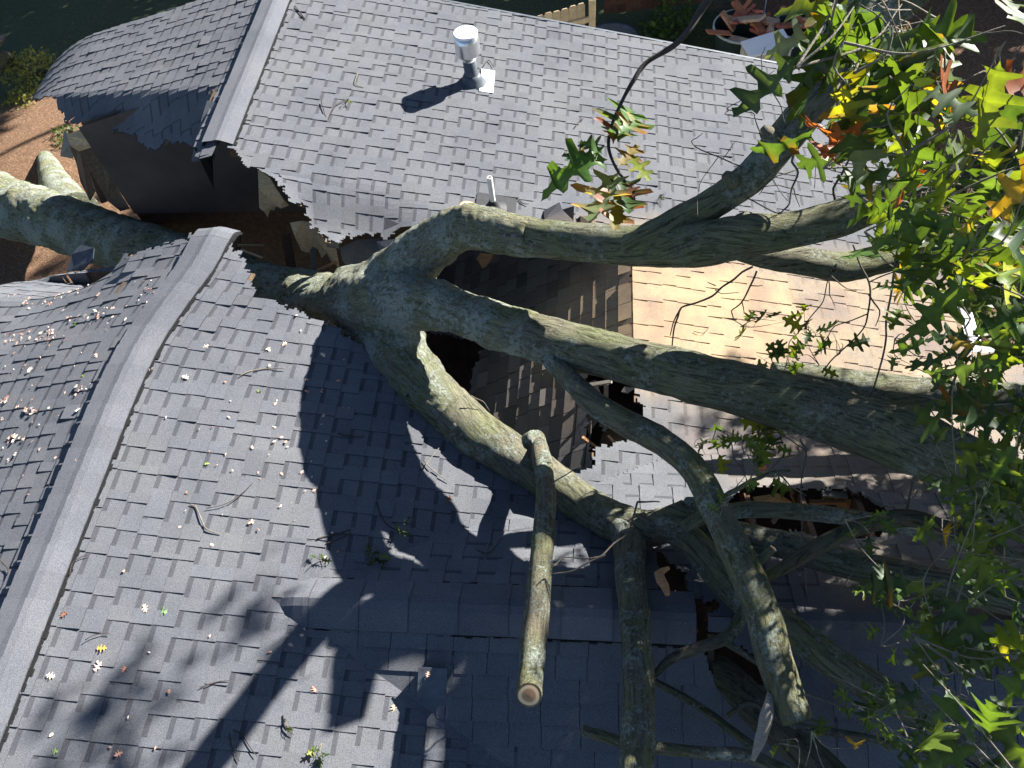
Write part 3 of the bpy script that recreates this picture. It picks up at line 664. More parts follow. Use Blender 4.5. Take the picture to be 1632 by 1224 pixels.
# trunk and the great fork are fused into one skin
core = []
def core_tube(rows):
    me, P, rad, Tn = tube_mesh('t', PX(rows), 30, .07, 5, .05); core.append(me)
TRUNK = [(-190, 268, -4.0, 150), (-60, 310, -3.35, 128), (0, 328, -3.1, 100), (80, 350, -2.8, 92), (150, 374, -2.5, 88), (230, 400, -2.15, 88), (300, 425, -1.85, 92), (400, 462, -1.35, 100), (480, 482, -1.0, 106), (550, 492, -.74, 110), (610, 484, -.5, 108), (660, 472, -.35, 94), (690, 466, -.3, 80)]
core_tube(TRUNK)
core_tube([(560, 485, -.7, 110), (610, 455, -.38, 96), (650, 425, -.07, 88), (695, 385, .22, 78), (742, 362, .43, 75), (790, 369, .58, 68), (850, 379, .66, 62)])
core_tube([(560, 485, -.7, 120), (620, 482, -.26, 106), (680, 484, .0, 84), (740, 500, .08, 70), (800, 521, .17, 72), (850, 537, .21, 73)])
core_tube([(545, 505, -.8, 100), (590, 545, -.72, 98), (640, 580, -.58, 94), (690, 632, -.58, 88), (745, 683, -.64, 80)])
core_tube([(722, 374, .32, 60), (742, 352, .47, 52), (748, 337, .58, 42)])
core_tube([(570, 530, -.75, 90), (625, 556, -.52, 80), (648, 536, -.38, 66), (655, 524, -.32, 54)])
cs = [bpy.data.objects.new('t', m) for m in core]
for o in cs: COL.objects.link(o)
bm_me = bpy.data.meshes.new('trunk'); import bmesh
bm = bmesh.new()
for m in core: bm.from_mesh(m)
bm.to_mesh(bm_me); bm.free()
for o in cs: bpy.data.objects.remove(o)
tmp = bpy.data.objects.new('tmp', bm_me); COL.objects.link(tmp)
rm = tmp.modifiers.new('r', 'REMESH'); rm.mode = 'VOXEL'; rm.voxel_size = .022; rm.use_smooth_shade = True
sm_ = tmp.modifiers.new('s', 'SMOOTH'); sm_.factor = .5; sm_.iterations = 5
dg = bpy.context.evaluated_depsgraph_get(); tme = bpy.data.meshes.new_from_object(tmp.evaluated_get(dg)); bpy.data.objects.remove(tmp)
co = np.zeros(len(tme.vertices) * 3, np.float32); tme.vertices.foreach_get('co', co); co = co.reshape(-1, 3)
no = np.zeros_like(co); tme.vertices.foreach_get('normal', no.ravel()) if False else None
nn_ = np.array([v.normal[:] for v in tme.vertices], np.float32)
dsp = np.array([.016 * noise.noise(Vector(c * 6)) + .010 * noise.noise(Vector(c * 17)) + .005 * noise.noise(Vector(c * 42)) for c in co.tolist() and [np.array(x) for x in co]])
co = co + nn_ * dsp[:, None]; tme.vertices.foreach_set('co', co.ravel())
# bark coordinates: along the trunk line and around it
path = np.array([p[:3] for p in catmull(PX(TRUNK), .1)]); 
paths = [np.array([p[:3] for p in catmull(PX(r), .08)]) for r in (TRUNK, [(560, 485, -.7, 1), (610, 455, -.4, 1), (650, 425, -.12, 1), (695, 385, .2, 1), (735, 362, .42, 1), (790, 369, .52, 1), (850, 379, .60, 1)], [(620, 482, -.4, 1), (680, 482, -.2, 1), (740, 500, -.12, 1), (800, 521, -.08, 1), (850, 537, -.05, 1)], [(545, 500, -.8, 1), (590, 540, -.72, 1), (640, 580, -.62, 1), (690, 632, -.56, 1), (745, 683, -.55, 1)])]
allp = np.concatenate(paths); dirs = np.concatenate([np.gradient(p, axis=0) / (np.linalg.norm(np.gradient(p, axis=0), axis=1)[:, None]) for p in paths]); ar = np.concatenate([np.cumsum(np.r_[0, np.linalg.norm(np.diff(p, axis=0), axis=1)]) for p in paths])
UVt = np.zeros((len(co), 2), np.float32)
for i0 in range(0, len(co), 4000):
    c = co[i0:i0 + 4000]; d2 = ((c[:, None, :] - allp[None]) ** 2).sum(2); j = d2.argmin(1)
    dd = c - allp[j]; al = (dd * dirs[j]).sum(1); e = dd - al[:, None] * dirs[j]
    uu = np.cross(dirs[j], (0, 0, 1.)); uu /= np.linalg.norm(uu, axis=1)[:, None]; ww = np.cross(dirs[j], uu)
    UVt[i0:i0 + 4000, 0] = np.arctan2((e * ww).sum(1), (e * uu).sum(1)) * .32; UVt[i0:i0 + 4000, 1] = ar[j] + al
uvl = tme.uv_layers.new(name='UVMap'); vi = np.zeros(len(tme.loops), np.int32); tme.loops.foreach_get('vertex_index', vi); uvl.data.foreach_set('uv', UVt[vi].ravel())
tme.materials.clear(); tme.materials.append(MBARK); tme.polygons.foreach_set('use_smooth', [True] * len(tme.polygons))
tme.name = 'trunk'; trunk = link('trunk', tme, tree)
kP = PX([(742, 350, .45, 52), (748, 335, .565, 46)]); disc('cut_end', np.array(kP[1][:3]), np.array(kP[1][:3]) - np.array(kP[0][:3]), kP[1][3] * .8, trunk)
limb('root_flare', [(125, 340, -3.0, 66), (98, 310, -3.4, 56), (84, 280, -3.85, 40), (74, 254, -4.25, 26), (64, 228, -4.6, 14)], trunk)
limb('root_flare', [(-150, 260, -4.0, 90), (-60, 180, -3.9, 50), (0, 95, -3.9, 24), (25, 105, -4.2, 12)], trunk, MBARKD)
limb('root_flare', [(-60, 140, -3.8, 30), (-5, 70, -3.7, 12), (10, 55, -3.6, 4)], trunk, MTWIGL, 8)

limb('limb', [(780, 367, .56, 67), (850, 379, .66, 63), (950, 388, .82, 61), (1050, 392, .94, 66), (1130, 387, 1.03, 74), (1190, 376, 1.12, 68), (1250, 368, 1.14, 62), (1330, 350, 1.19, 60), (1390, 328, 1.21, 60), (1450, 303, 1.22, 62), (1550, 262, 1.2, 58), (1660, 215, 1.2, 55), (1800, 160, 1.25, 45)], tree, label='long upper limb crossing the sunlit roof')
limb('limb', [(1165, 398, .72, 26), (1215, 408, .66, 38), (1290, 417, .58, 46), (1350, 425, .5, 46), (1450, 405, .45, 42), (1560, 378, .4, 36), (1700, 345, .35, 28)], tree, label='darker limb running low behind the upper limb')
l3 = [(985, 396, .86, 44), (1030, 380, 1.0, 48), (1085, 352, 1.06, 50), (1140, 322, 1.16, 50), (1200, 280, 1.28, 53), (1240, 232, 1.39, 57), (1285, 178, 1.51, 59), (1325, 128, 1.62, 56), (1352, 85, 1.73, 52)]
A3 = PX(l3)
limb('limb', A3, tree, label='rising limb that climbs toward the leaves at upper right', px=False)
def above(px, py, s_, n=onR): return list(n(px, py) + SUN * s_)
limb('branch', [A3[-2][:3] + [.11], A3[-1][:3] + [.12]] + [above(*q) + [r_] for q, r_ in (((560, 955, 5.2), .12), ((500, 1005, 5.6), .115), ((430, 1085, 6.0), .11), ((330, 1215, 6.4), .105), ((230, 1340, 6.9), .095), ((150, 1450, 7.3), .08))], tree, px=False, label='upper fork of the rising limb, above the picture')
limb('branch', [A3[-2][:3] + [.10], A3[-1][:3] + [.11]] + [above(*q) + [r_] for q, r_ in (((605, 985, 5.2, onF), .115), ((560, 1060, 5.6, onF), .115), ((510, 1150, 6.0, onF), .11), ((455, 1240, 6.4, onF), .10), ((400, 1330, 6.8, onF), .09))], tree, px=False, label='second fork of the rising limb, above the picture')
limb('limb', [(785, 516, .15, 70), (850, 537, .21, 74), (920, 555, .24, 75), (1000, 576, .32, 77), (1100, 600, .44, 80), (1200, 626, .40, 86), (1300, 655, .38, 92), (1400, 686, .46, 96), (1500, 724, .56, 100), (1632, 800, .69, 108), (1780, 900, .8, 105)], tree, label='thickest middle limb reaching to the right edge')
limb('limb', [(720, 660, -.61, 82), (760, 695, -.66, 79), (800, 718, -.69, 76), (850, 748, -.71, 69), (900, 783, -.71, 66), (950, 816, -.65, 64), (1000, 838, -.55, 64), (1045, 840, -.45, 58), (1080, 826, -.36, 52), (1098, 812, -.3, 40)], tree, label='lower limb lying diagonally across the roof, ending in a broken stub')
limb('branch', [(975, 830, -.59, 46), (1000, 858, -.47, 50), (1003, 905, -.33, 50), (1010, 970, -.21, 50), (1015, 1040, -.1, 51), (1018, 1120, -.05, 54), (1012, 1260, .02, 56)], tree, MBARK2, label='straight branch dropping to the bottom edge')
limb('branch', [(1050, 835, -.40, 40), (1100, 862, -.28, 48), (1150, 920, -.22, 52), (1205, 972, -.22, 54), (1260, 1008, -.22, 55), (1350, 1070, -.2, 52), (1450, 1130, -.2, 48), (1560, 1200, -.2, 45), (1660, 1265, -.2, 40)], tree, MBARK2)
limb('branch', [(1130, 1050, -.62, 40), (1175, 1095, -.5, 55), (1230, 1150, -.45, 60), (1340, 1255, -.4, 60)], tree, MBARKD)
limb('branch', [(862, 550, .23, 26), (885, 580, .22, 32), (915, 612, .22, 36), (950, 645, .25, 40), (1000, 675, .30, 43), (1060, 706, .35, 44), (1108, 752, .4, 45), (1150, 830, .45, 48), (1185, 905, .5, 52), (1215, 975, .5, 54), (1235, 1050, .46, 56), (1258, 1115, .42, 52), (1272, 1150, .40, 48)], tree, MBARK2, label='crooked branch curving down over the ridge to a sawn end', cut=True)
limb('branch', [(857, 700, -.62, 26), (864, 735, -.44, 30), (870, 785, -.18, 32), (867, 840, -.04, 36), (862, 900, .0, 38), (856, 970, .0, 41), (850, 1030, .0, 42), (846, 1072, .05, 41), (844, 1096, .12, 40), (843, 1108, .18, 38)], tree, MBARK2, label='straight sawn-off branch hanging over the front slope', cut=True)
limb('limb', [(1230, 588, -.5, 24), (1300, 600, -.55, 38), (1370, 614, -.6, 46), (1450, 625, -.65, 52), (1530, 632, -.7, 54), (1680, 645, -.7, 56)], tree, MBARKL, label='half hidden limb lying behind the thick middle limb')
limb('limb', [(1110, 842, -.52, 30), (1170, 852, -.42, 44), (1260, 872, -.36, 46), (1330, 893, -.32, 48), (1420, 915, -.3, 50), (1500, 932, -.28, 52), (1580, 950, -.26, 50), (1700, 980, -.25, 46)], tree, MBARKL, label='log-like limb resting on the torn rear wing slope')
limb('branch', [(1090, 840, -.1, 20), (1130, 822, -.12, 24), (1200, 812, -.12, 27), (1300, 818, -.1, 27), (1400, 832, -.08, 26), (1480, 848, -.08, 24), (1600, 880, -.08, 18), (1700, 910, -.08, 14)], tree, MBARK2)
limb('branch', [(1205, 925, .42, 14), (1235, 912, .4, 19), (1280, 885, .36, 23), (1330, 857, .33, 25), (1390, 834, .3, 27), (1450, 826, .27, 28), (1520, 845, .25, 22), (1600, 875, .25, 15)], tree, MBARKD)
limb('branch', [(1192, 915, .46, 18), (1212, 893, .52, 15), (1232, 874, .58, 14)], tree, MBARK2, cut=True)
limb('branch', [(1240, 985, .35, 12), (1205, 945, .1, 18), (1165, 1010, -.1, 20), (1120, 1030, -.15, 18), (1070, 1050, -.15, 15), (1035, 1085, -.15, 10)], tree, MBARKD)
limb('branch', [(1150, 1020, -.12, 12), (1175, 1035, -.15, 11), (1215, 1062, -.2, 8)], tree, MBARKD)
limb('branch', [(1420, 1330, -.1, 22), (1220, 1215, -.2, 22), (1120, 1200, -.22, 20), (1010, 1186, -.2, 19), (928, 1164, -.18, 16)], tree, MBARK2, cut=True)
limb('branch', [(1010, 1070, -.3, 9), (1060, 1095, -.33, 11), (1120, 1130, -.35, 13), (1200, 1190, -.35, 14)], tree, MBARKD)
limb('branch', [(1160, 1140, -.3, 8), (1200, 1120, -.2, 10), (1260, 1155, -.2, 12), (1400, 1180, -.2, 12), (1560, 1230, -.2, 10)], tree, MBARKD)
# split and knotty details
limb('snag', [(1228, 1105, .45, 10), (1222, 1140, .42, 20), (1213, 1175, .36, 18), (1200, 1212, .3, 8)], tree, MGREY, 12, .25, label='grey splintered snag')
limb('snag', [(1066, 905, -.1, 6), (1050, 915, -.08, 14), (1060, 935, -.06, 12), (1064, 948, -.05, 7)], tree, MSPL, 8, .3)
limb('snag', [(1088, 822, -.33, 44), (1102, 806, -.29, 36), (1092, 796, -.26, 12)], tree, MBARK2, 16, .3)
limb('knot', [(1232, 222, 1.50, 26), (1222, 212, 1.56, 24), (1214, 208, 1.58, 14)], tree, MBARK2, 14, .15)
limb('knot', [(1172, 292, 1.35, 26), (1160, 282, 1.40, 20), (1154, 276, 1.42, 10)], tree, MBARK2, 14, .15)
limb('knot', [(1160, 378, .98, 40), (1182, 352, 1.1, 30), (1196, 343, 1.14, 10)], tree, MBARK, 16, .2)
limb('knot', [(845, 720, -.68, 50), (850, 705, -.6, 42), (858, 698, -.53, 28)], tree, MBARK, 16, .15)
limb('knot', [(925, 556, .30, 22), (900, 545, .28, 30), (880, 556, .22, 20)], tree, MBARK, 16, .15)

# bare twigs
TW = [
 # (points px,py ; z0,z1 ; px width)
 ([(1214, 215), (1205, 195), (1200, 180), (1160, 175), (1162, 170), (1200, 150)], 1.6, 1.9, 3), ([(1162, 175), (1155, 182), (1180, 187)], 1.75, 1.8, 2),
 ([(1250, 195), (1245, 170), (1215, 125), (1213, 90), (1220, 75)], 1.7, 2.1, 3), ([(1220, 135), (1212, 130), (1205, 124)], 1.85, 1.9, 2), ([(1220, 122), (1235, 112)], 1.9, 1.95, 2),
 ([(1182, 266), (1145, 250), (1110, 235), (1102, 225), (1120, 212)], 1.4, 1.7, 3), ([(1145, 250), (1130, 270), (1115, 295), (1112, 345)], 1.5, 1.5, 2), ([(1150, 255), (1165, 235), (1172, 225)], 1.5, 1.6, 2),
 ([(1265, 240), (1262, 258), (1272, 275), (1262, 300), (1258, 325), (1240, 340), (1200, 320), (1180, 308)], 1.5, 1.2, 5), ([(1270, 270), (1240, 280), (1222, 290), (1210, 310)], 1.35, 1.3, 3), ([(1260, 300), (1240, 295), (1210, 300)], 1.3, 1.3, 3), ([(1255, 320), (1230, 285), (1200, 285)], 1.3, 1.4, 2), ([(1265, 300), (1275, 330)], 1.3, 1.1, 3),
 ([(1330, 330), (1328, 300), (1350, 260), (1380, 215), (1410, 180), (1445, 155)], 1.1, 1.7, 6), ([(1395, 200), (1370, 180), (1362, 150), (1370, 130)], 1.5, 1.9, 4), ([(1380, 215), (1350, 225), (1325, 232)], 1.5, 1.5, 3), ([(1340, 275), (1322, 270), (1322, 250), (1326, 240)], 1.3, 1.5, 3), ([(1345, 265), (1312, 255), (1300, 265), (1298, 300)], 1.4, 1.2, 3), ([(1395, 262), (1410, 280), (1420, 300)], 1.4, 1.2, 3),
 ([(1200, 425), (1170, 445), (1135, 472), (1086, 490), (1075, 520), (1072, 560), (1085, 565), (1108, 568)], .6, .2, 5), ([(1140, 462), (1150, 468), (1178, 466)], .45, .4, 3), ([(1140, 455), (1128, 450)], .45, .4, 3), ([(1086, 490), (1068, 535)], .4, .2, 4),
 ([(1206, 432), (1196, 455), (1182, 482), (1166, 495), (1170, 510), (1182, 518)], .6, .2, 4), ([(1196, 455), (1215, 455)], .5, .45, 3), ([(1182, 480), (1186, 500)], .4, .3, 3),
 ([(1325, 430), (1312, 480), (1280, 520), (1258, 545), (1250, 590)], .6, .0, 3), ([(1320, 440), (1322, 470), (1330, 487)], .5, .4, 3), ([(1325, 440), (1350, 460), (1378, 462)], .6, .5, 3),
 ([(1360, 390), (1385, 450), (1383, 500), (1375, 525), (1340, 560), (1310, 595)], .7, .0, 5), ([(1385, 470), (1402, 495), (1395, 520)], .6, .4, 4), ([(1383, 500), (1330, 520), (1310, 550)], .5, .2, 3), ([(1385, 450), (1420, 435), (1440, 428)], .6, .7, 4),
 ([(1430, 400), (1420, 470), (1412, 540), (1398, 600), (1385, 640), (1392, 700), (1400, 715)], .9, .3, 5), ([(1392, 690), (1428, 701), (1425, 700)], .35, .3, 3), ([(1392, 680), (1440, 684), (1474, 686)], .35, .4, 3),
 ([(1632, 470), (1560, 540), (1530, 580), (1515, 620), (1500, 660), (1470, 720), (1450, 790), (1440, 830)], .9, .2, 7), ([(1530, 580), (1480, 595), (1450, 585), (1400, 570)], .7, .4, 3), ([(1560, 620), (1555, 680), (1540, 760), (1540, 820)], .6, .3, 3),
 ([(1275, 700), (1285, 720), (1278, 760), (1280, 820), (1282, 900), (1285, 940)], .3, -.1, 4), ([(1285, 720), (1272, 710), (1240, 690), (1210, 680)], .3, .2, 3),
 ([(1150, 795), (1175, 780), (1200, 765), (1225, 755), (1260, 750)], .1, .2, 12), ([(1165, 700), (1170, 730), (1190, 755)], .1, .1, 3), ([(1225, 750), (1245, 730), (1262, 725)], .1, .2, 3), ([(1235, 752), (1260, 775), (1285, 790)], .1, -.1, 4),
 ([(1016, 800), (1000, 850), (960, 885), (940, 890), (900, 888), (880, 905)], .2, .15, 5), ([(1016, 800), (1030, 800), (1052, 800)], .2, .2, 5), ([(965, 884), (930, 900), (905, 912), (880, 915)], .2, .1, 5),
 ([(880, 770), (905, 755), (925, 745)], .0, .0, 3), ([(750, 630), (770, 640), (780, 655)], -.35, -.5, 3), ([(925, 740), (935, 705), (940, 690)], -.3, -.1, 2), ([(920, 675), (925, 700), (940, 700), (942, 670)], .0, -.2, 2),
 ([(1440, 830), (1500, 850), (1560, 870), (1600, 900), (1610, 945)], .2, .3, 8), ([(1425, 815), (1480, 835), (1520, 850), (1540, 870), (1580, 890)], .3, .3, 5), ([(1380, 790), (1400, 805), (1430, 812)], .2, .2, 4),
 ([(1460, 780), (1430, 830), (1410, 850)], .1, .0, 3), ([(1340, 940), (1370, 900), (1400, 870)], .0, .1, 3), ([(1480, 780), (1500, 740), (1520, 700)], .3, .6, 4), ([(1270, 1100), (1310, 1115), (1360, 1140), (1400, 1170), (1450, 1190)], .0, .0, 5), ([(1300, 1060), (1330, 1120), (1320, 1180)], .0, .1, 3), ([(1470, 960), (1510, 1000), (1515, 1040), (1512, 1080)], .2, .3, 4), ([(1440, 1000), (1480, 990), (1560, 1010), (1600, 1060)], .3, .4, 4),
 ([(1540, 50), (1600, 50), (1632, 55)], 2.6, 2.8, 5), ([(1480, 40), (1520, 100), (1500, 180)], 2.5, 2.3, 5),
]
for pts, z0, z1, w_ in TW:
    n = len(pts); rows = [(x, y, z0 + (z1 - z0) * i / (n - 1), w_ * .72 * (1 - .45 * i / (n - 1))) for i, (x, y) in enumerate(pts)]
    # a little natural wander so that twigs are not smooth wires
    R2 = []
    for i, r_ in enumerate(rows):
        R2.append(r_)
        if i < n - 1:
            s_ = rows[i + 1]; L_ = math.hypot(s_[0] - r_[0], s_[1] - r_[1])
            if L_ > 14: R2.append(((r_[0] + s_[0]) / 2 + rng.uniform(-.06, .06) * L_, (r_[1] + s_[1]) / 2 + rng.uniform(-.06, .06) * L_, (r_[2] + s_[2]) / 2, (r_[3] + s_[3]) / 2))
    limb('twig', R2, tree, MTWIGM if w_ < 7 else MBARK2, 7 if w_ < 7 else 12, .12, step=.03)
TW = 0.451047

# ------------------------------------------------------------------ leaves
HALF = [(0, 0), (.03, .07), (.09, .12), (.27, .11), (.25, .17), (.13, .22), (.10, .30), (.15, .36), (.40, .40), (.46, .47), (.36, .50), (.16, .50), (.10, .57), (.14, .64), (.31, .72), (.33, .79), (.22, .79), (.10, .80), (.07, .87), (.10, .93), (.03, .97), (0, 1.0)]
HY = []; yy = -1
for x, y in HALF: yy = max(y, yy + .004); HY.append(yy)
NH = len(HALF)
def leaf_template(seed):
    r = random.Random(seed); cur = r.uniform(-.5, 1.25); fo = r.uniform(.1, .8); tw = r.uniform(-.8, .8); k1 = r.uniform(.8, 1.2)
    V = []; tip = []
    sx = [r.uniform(.85, 1.15), r.uniform(.85, 1.15)]
    for side in (0, 1, -1):
        for i, (x, y) in enumerate(HALF):
            xx = x * side * k1 * (sx[0] if side > 0 else sx[1]) ; y_ = HY[i]
            ed = abs(xx)
            z = fo * abs(xx) * .8 - cur * (y_ - .3) ** 2 + tw * xx * (y_ - .3) - .5 * max(0, ed - .22) ** 2 * (1 + 2 * r.random()) + .04 * r.uniform(-1, 1) * (ed > .1)
            V.append((xx, y_, z)); tip.append(min(1, ed * 1.9 + (max(0, y_ - .75) * 1.6)) if side else max(0, y_ - .85) * 2)
    Fq = []
    for i in range(NH - 1):
        a, b = i, i + 1
        Fq.append((a, NH + a, NH + b, b)); Fq.append((a, b, 2 * NH + b, 2 * NH + a))
    V = np.array(V); V[:, 1] += .0
    return V, np.array(Fq), np.array(tip)
TPL = [leaf_template(s) for s in range(16)]
GREENS = [(.030, .062, .016), (.042, .08, .018), (.024, .052, .018), (.07, .11, .018), (.036, .07, .024)]
TIPS = [(.32, .16, .02), (.25, .07, .015), (.16, .05, .02), (.05, .09, .02), (.30, .22, .03)]
def leaves_mesh(name, items, mat=None):
    """items: (pos, dir, normal, size, colour, tipcolour, tipamount)"""
    Vs = []; Fs = []; Cs = []; off = 0
    for k, (p, d, n, s, c, tc, ta) in enumerate(items):
        V, Fq, tip = TPL[rng.randrange(16)]
        d = d / np.linalg.norm(d); n = n - (n @ d) * d; n /= np.linalg.norm(n) + 1e-9; r_ = np.cross(d, n)
        Vs.append(p + s * (V[:, :1] * r_ + V[:, 1:2] * d + V[:, 2:] * n)); Fs.append(Fq + off); off += len(V)
        t = np.clip((tip - (1 - ta)) / .35, 0, 1)[:, None]; col = np.array(c) * (1 - t) + np.array(tc) * t
        vein = np.ones((len(V), 1)); vein[:NH] = 1.45
        Cs.append(np.c_[col * vein, np.ones(len(V))])
    V = np.concatenate(Vs); Fq = np.concatenate(Fs); Cc = np.concatenate(Cs).astype(np.float32)
    me = bpy.data.meshes.new(name); me.vertices.add(len(V)); me.vertices.foreach_set('co', V.astype(np.float32).ravel())
    me.loops.add(len(Fq) * 4); me.loops.foreach_set('vertex_index', Fq.astype(np.int32).ravel())
    me.polygons.add(len(Fq)); me.polygons.foreach_set('loop_start', np.arange(len(Fq), dtype=np.int32) * 4)
    me.polygons.foreach_set('use_smooth', [True] * len(Fq))
    me.update(calc_edges=True)
    a = me.color_attributes.new('tone', 'FLOAT_COLOR', 'POINT'); a.data.foreach_set('color', Cc.ravel())
    me.materials.append(mat or MLEAF); return me
def rvec(r, up=0):
    v = np.array([r.gauss(0, 1), r.gauss(0, 1), r.gauss(0, 1) + up]); return v / np.linalg.norm(v)
def spray(ctr, rad, nleaf, size, r, parent, autumn=.35, tipmax=.6, ntw=4, label=None, tw=.0025, droop=-.3, pale=0.0, base=None):
    """one leafy twig: a forked twig with its leaves as a sub-part"""
    ctr = np.array(ctr, float); root = ctr - rvec(r, .2) * rad if base is None else np.array(base, float)
    mb_v = []; items = []; meshes = []
    for k in range(ntw):
        end = ctr + rvec(r) * rad * r.uniform(.6, 1.1); mid = (root + end) / 2 + rvec(r) * rad * .25
        me, P, rd, Tn = tube_mesh('t', [[*root, tw * 1.4], [*mid, tw], [*end, tw * .4]], 5, 0, 0, rad / 7, cap=False); meshes.append(me)
        m = max(1, nleaf // ntw)
        for j in range(m):
            i = int(len(P) * (0.25 + .75 * (j + r.random()) / m)); i = min(i, len(P) - 1)
            d = rvec(r) * .9 + Tn[i] * .5 + np.array([0, 0, droop]); d /= np.linalg.norm(d)
            n = rvec(r, .9) * 1.0 + np.array([0, 0, .3])
            c = np.array(r.choice(GREENS)) * r.uniform(.75, 1.3)
            if pale and r.random() < pale: c = np.array((.10, .13, .09)) * r.uniform(.9, 1.5)
            ta = r.uniform(.0, tipmax) if r.random() < autumn else r.uniform(-.3, .1)
            if r.random() < autumn * .18: c = np.array(r.choice(((.22, .16, .02), (.20, .06, .02), (.15, .17, .02))))
            s = size * r.uniform(.65, 1.2); st = P[i] + d * s * .22
            items.append((st, d, n, s, c, r.choice(TIPS), ta))
            pm, *_ = tube_mesh('t', [[*P[i], tw * .3], [*((P[i] + st) / 2 + rvec(r) * s * .03), tw * .25], [*st, tw * .25]], 4, 0, 0, .05, cap=False); meshes.append(pm)
    bm = bmesh.new()
    for m_ in meshes: bm.from_mesh(m_); bpy.data.meshes.remove(m_)
    me = bpy.data.meshes.new('leafy_twig'); bm.to_mesh(me); bm.free(); me.materials.append(MTWIGL)
    o = link('leafy_twig', me, parent)
    if label: o['label'] = label
    link('leaves', leaves_mesh('leaves', items), o); return o
R1 = random.Random(31)
def AT(px, py, dist): return C + ray(px, py) * dist
# big near leaves at the upper right
near = [(1290, 60, 2.2, .20, 9), (1330, 20, 2.1, .22, 10), (1370, 90, 2.3, .22, 11), (1340, 130, 2.5, .18, 8), (1420, 40, 2.2, .22, 10), (1400, 110, 2.4, .2, 8), (1310, 190, 2.6, .16, 5), (1475, 60, 2.1, .2, 7), (1530, 110, 2.2, .24, 9), (1590, 60, 2.2, .2, 6),
        (1450, 190, 2.3, .22, 8), (1510, 220, 2.4, .24, 11), (1590, 200, 2.3, .26, 10), (1400, 250, 2.6, .2, 6), (1460, 290, 2.7, .22, 9), (1540, 300, 2.6, .24, 11), (1610, 290, 2.4, .24, 9), (1330, 330, 3.0, .2, 8), (1400, 330, 2.9, .2, 8), (1370, 390, 3.1, .18, 6),
        (1450, 370, 2.9, .2, 8), (1560, 380, 2.8, .24, 9), (1620, 400, 2.6, .24, 9), (1290, 235, 2.8, .14, 3), (1640, 130, 2.4, .24, 9), (1640, 480, 2.8, .26, 12), (1270, 110, 2.5, .12, 3), (1340, 70, 2.6, .2, 9), (1280, 20, 2.3, .16, 7), (1440, 130, 2.6, .2, 7)]
for px, py, d, rad, n in near:
    spray(AT(max(px, 1310) + (60 if px < 1350 else 0) + (70 if py > 300 and px < 1480 else 0), py, d), rad * .85, max(3, int(n * .75)), .175, R1, tree, .42, .6, 3, pale=.12, droop=-.8)
# darker leaves down the right side, further off
RIGHT = []
for k in range(21):
    py = R1.uniform(430, 1240); px = R1.uniform(1560, 1710) if py < 640 else R1.uniform(1560, 1700)
    ctr = AT(px, py, R1.uniform(3.0, 4.6)); RIGHT.append(ctr)
    spray(ctr, .34, 9, .18, R1, tree, .25, .4, 4)
for px, py, n in ((1420, 900, 14), (1390, 880, 8), (1500, 480, 5), (1490, 540, 4), (1480, 460, 4), (1370, 1080, 8), (1440, 1010, 7), (1400, 1120, 8), (1490, 1150, 10), (1350, 1200, 8), (1290, 1180, 5), (1450, 1210, 12), (1540, 960, 8), (1180, 780, 8)):
    spray(AT(px, py, R1.uniform(4.1, 4.9)), .22, n, .12, R1, tree, .1, .3, 3)
for px, py, z, n, s in ((1215, 515, .3, 7, .15), (1240, 550, .2, 8, .15), (1280, 525, .3, 8, .15), (1290, 560, .25, 8, .15), (1315, 540, .3, 5, .15), (1160, 690, .0, 7, .15), (1145, 715, .0, 4, .15), (1235, 695, .1, 9, .15), (1215, 720, .1, 6, .15), (1255, 700, .1, 5, .14), (1200, 760, -.1, 5, .15)):
    spray(Z(px, py, z), .16, n, s, R1, tree, .1, .3, 3)
# the hanging foreground twig with its few large leaves
tw_rows = [(1180, -60, 2.9, 12), (1125, 5, 2.75, 11), (1100, 45, 2.7, 9), (1075, 72, 2.65, 9), (1030, 100, 2.6, 8), (1010, 128, 2.56, 7), (992, 160, 2.5, 6), (975, 200, 2.45, 5), (970, 235, 2.4, 5), (982, 268, 2.35, 5), (998, 290, 2.3, 4)]
ft, *_ = limb('leafy_twig', tw_rows, tree, MTWIG, 8, .2, label='thin hanging twig with a few large green and rust-edged leaves', step=.02)
fl_items = []
def L2(bx, by, tx, ty, z, szk, c, tc, ta, nz=(.1, -.3, 1)):
    a = Z(bx, by, z); b = Z(tx, ty, z - .02); d = b - a; s = np.linalg.norm(d)
    fl_items.append((a, d, np.array(nz, float), s * szk, c, tc, ta))
Gn = (.045, .105, .018); Gd = (.03, .07, .02)
L2(985, 225, 1008, 160, 2.45, 1.0, Gn, (.2, .06, .02), .2); L2(978, 225, 980, 165, 2.45, .8, (.10, .05, .02), (.18, .04, .02), .5); L2(985, 215, 1032, 178, 2.47, .9, Gn, (.38, .14, .02), .7)
L2(970, 248, 862, 288, 2.4, 1.0, Gn, (.3, .12, .03), .2); L2(960, 245, 925, 220, 2.42, 1.0, Gn, (.3, .08, .02), .5); L2(950, 250, 900, 250, 2.38, 1.1, Gd, (.3, .1, .02), .2)
L2(985, 265, 1022, 225, 2.4, .9, (.12, .09, .02), (.25, .08, .02), .6); L2(1005, 250, 1040, 292, 2.4, .9, (.14, .18, .02), (.35, .2, .03), .4)
L2(985, 275, 948, 345, 2.33, 1.2, (.12, .16, .08), (.35, .16, .06), .5, (-.3, -.2, 1)); L2(995, 285, 1000, 350, 2.3, 1.0, Gd, (.2, .06, .02), .4); L2(990, 300, 975, 385, 2.28, .9, (.10, .09, .02), (.28, .05, .03), .6); L2(1000, 290, 1012, 325, 2.34, .9, (.06, .03, .02), (.2, .05, .02), .6)
link('leaves', leaves_mesh('leaves', fl_items), ft)
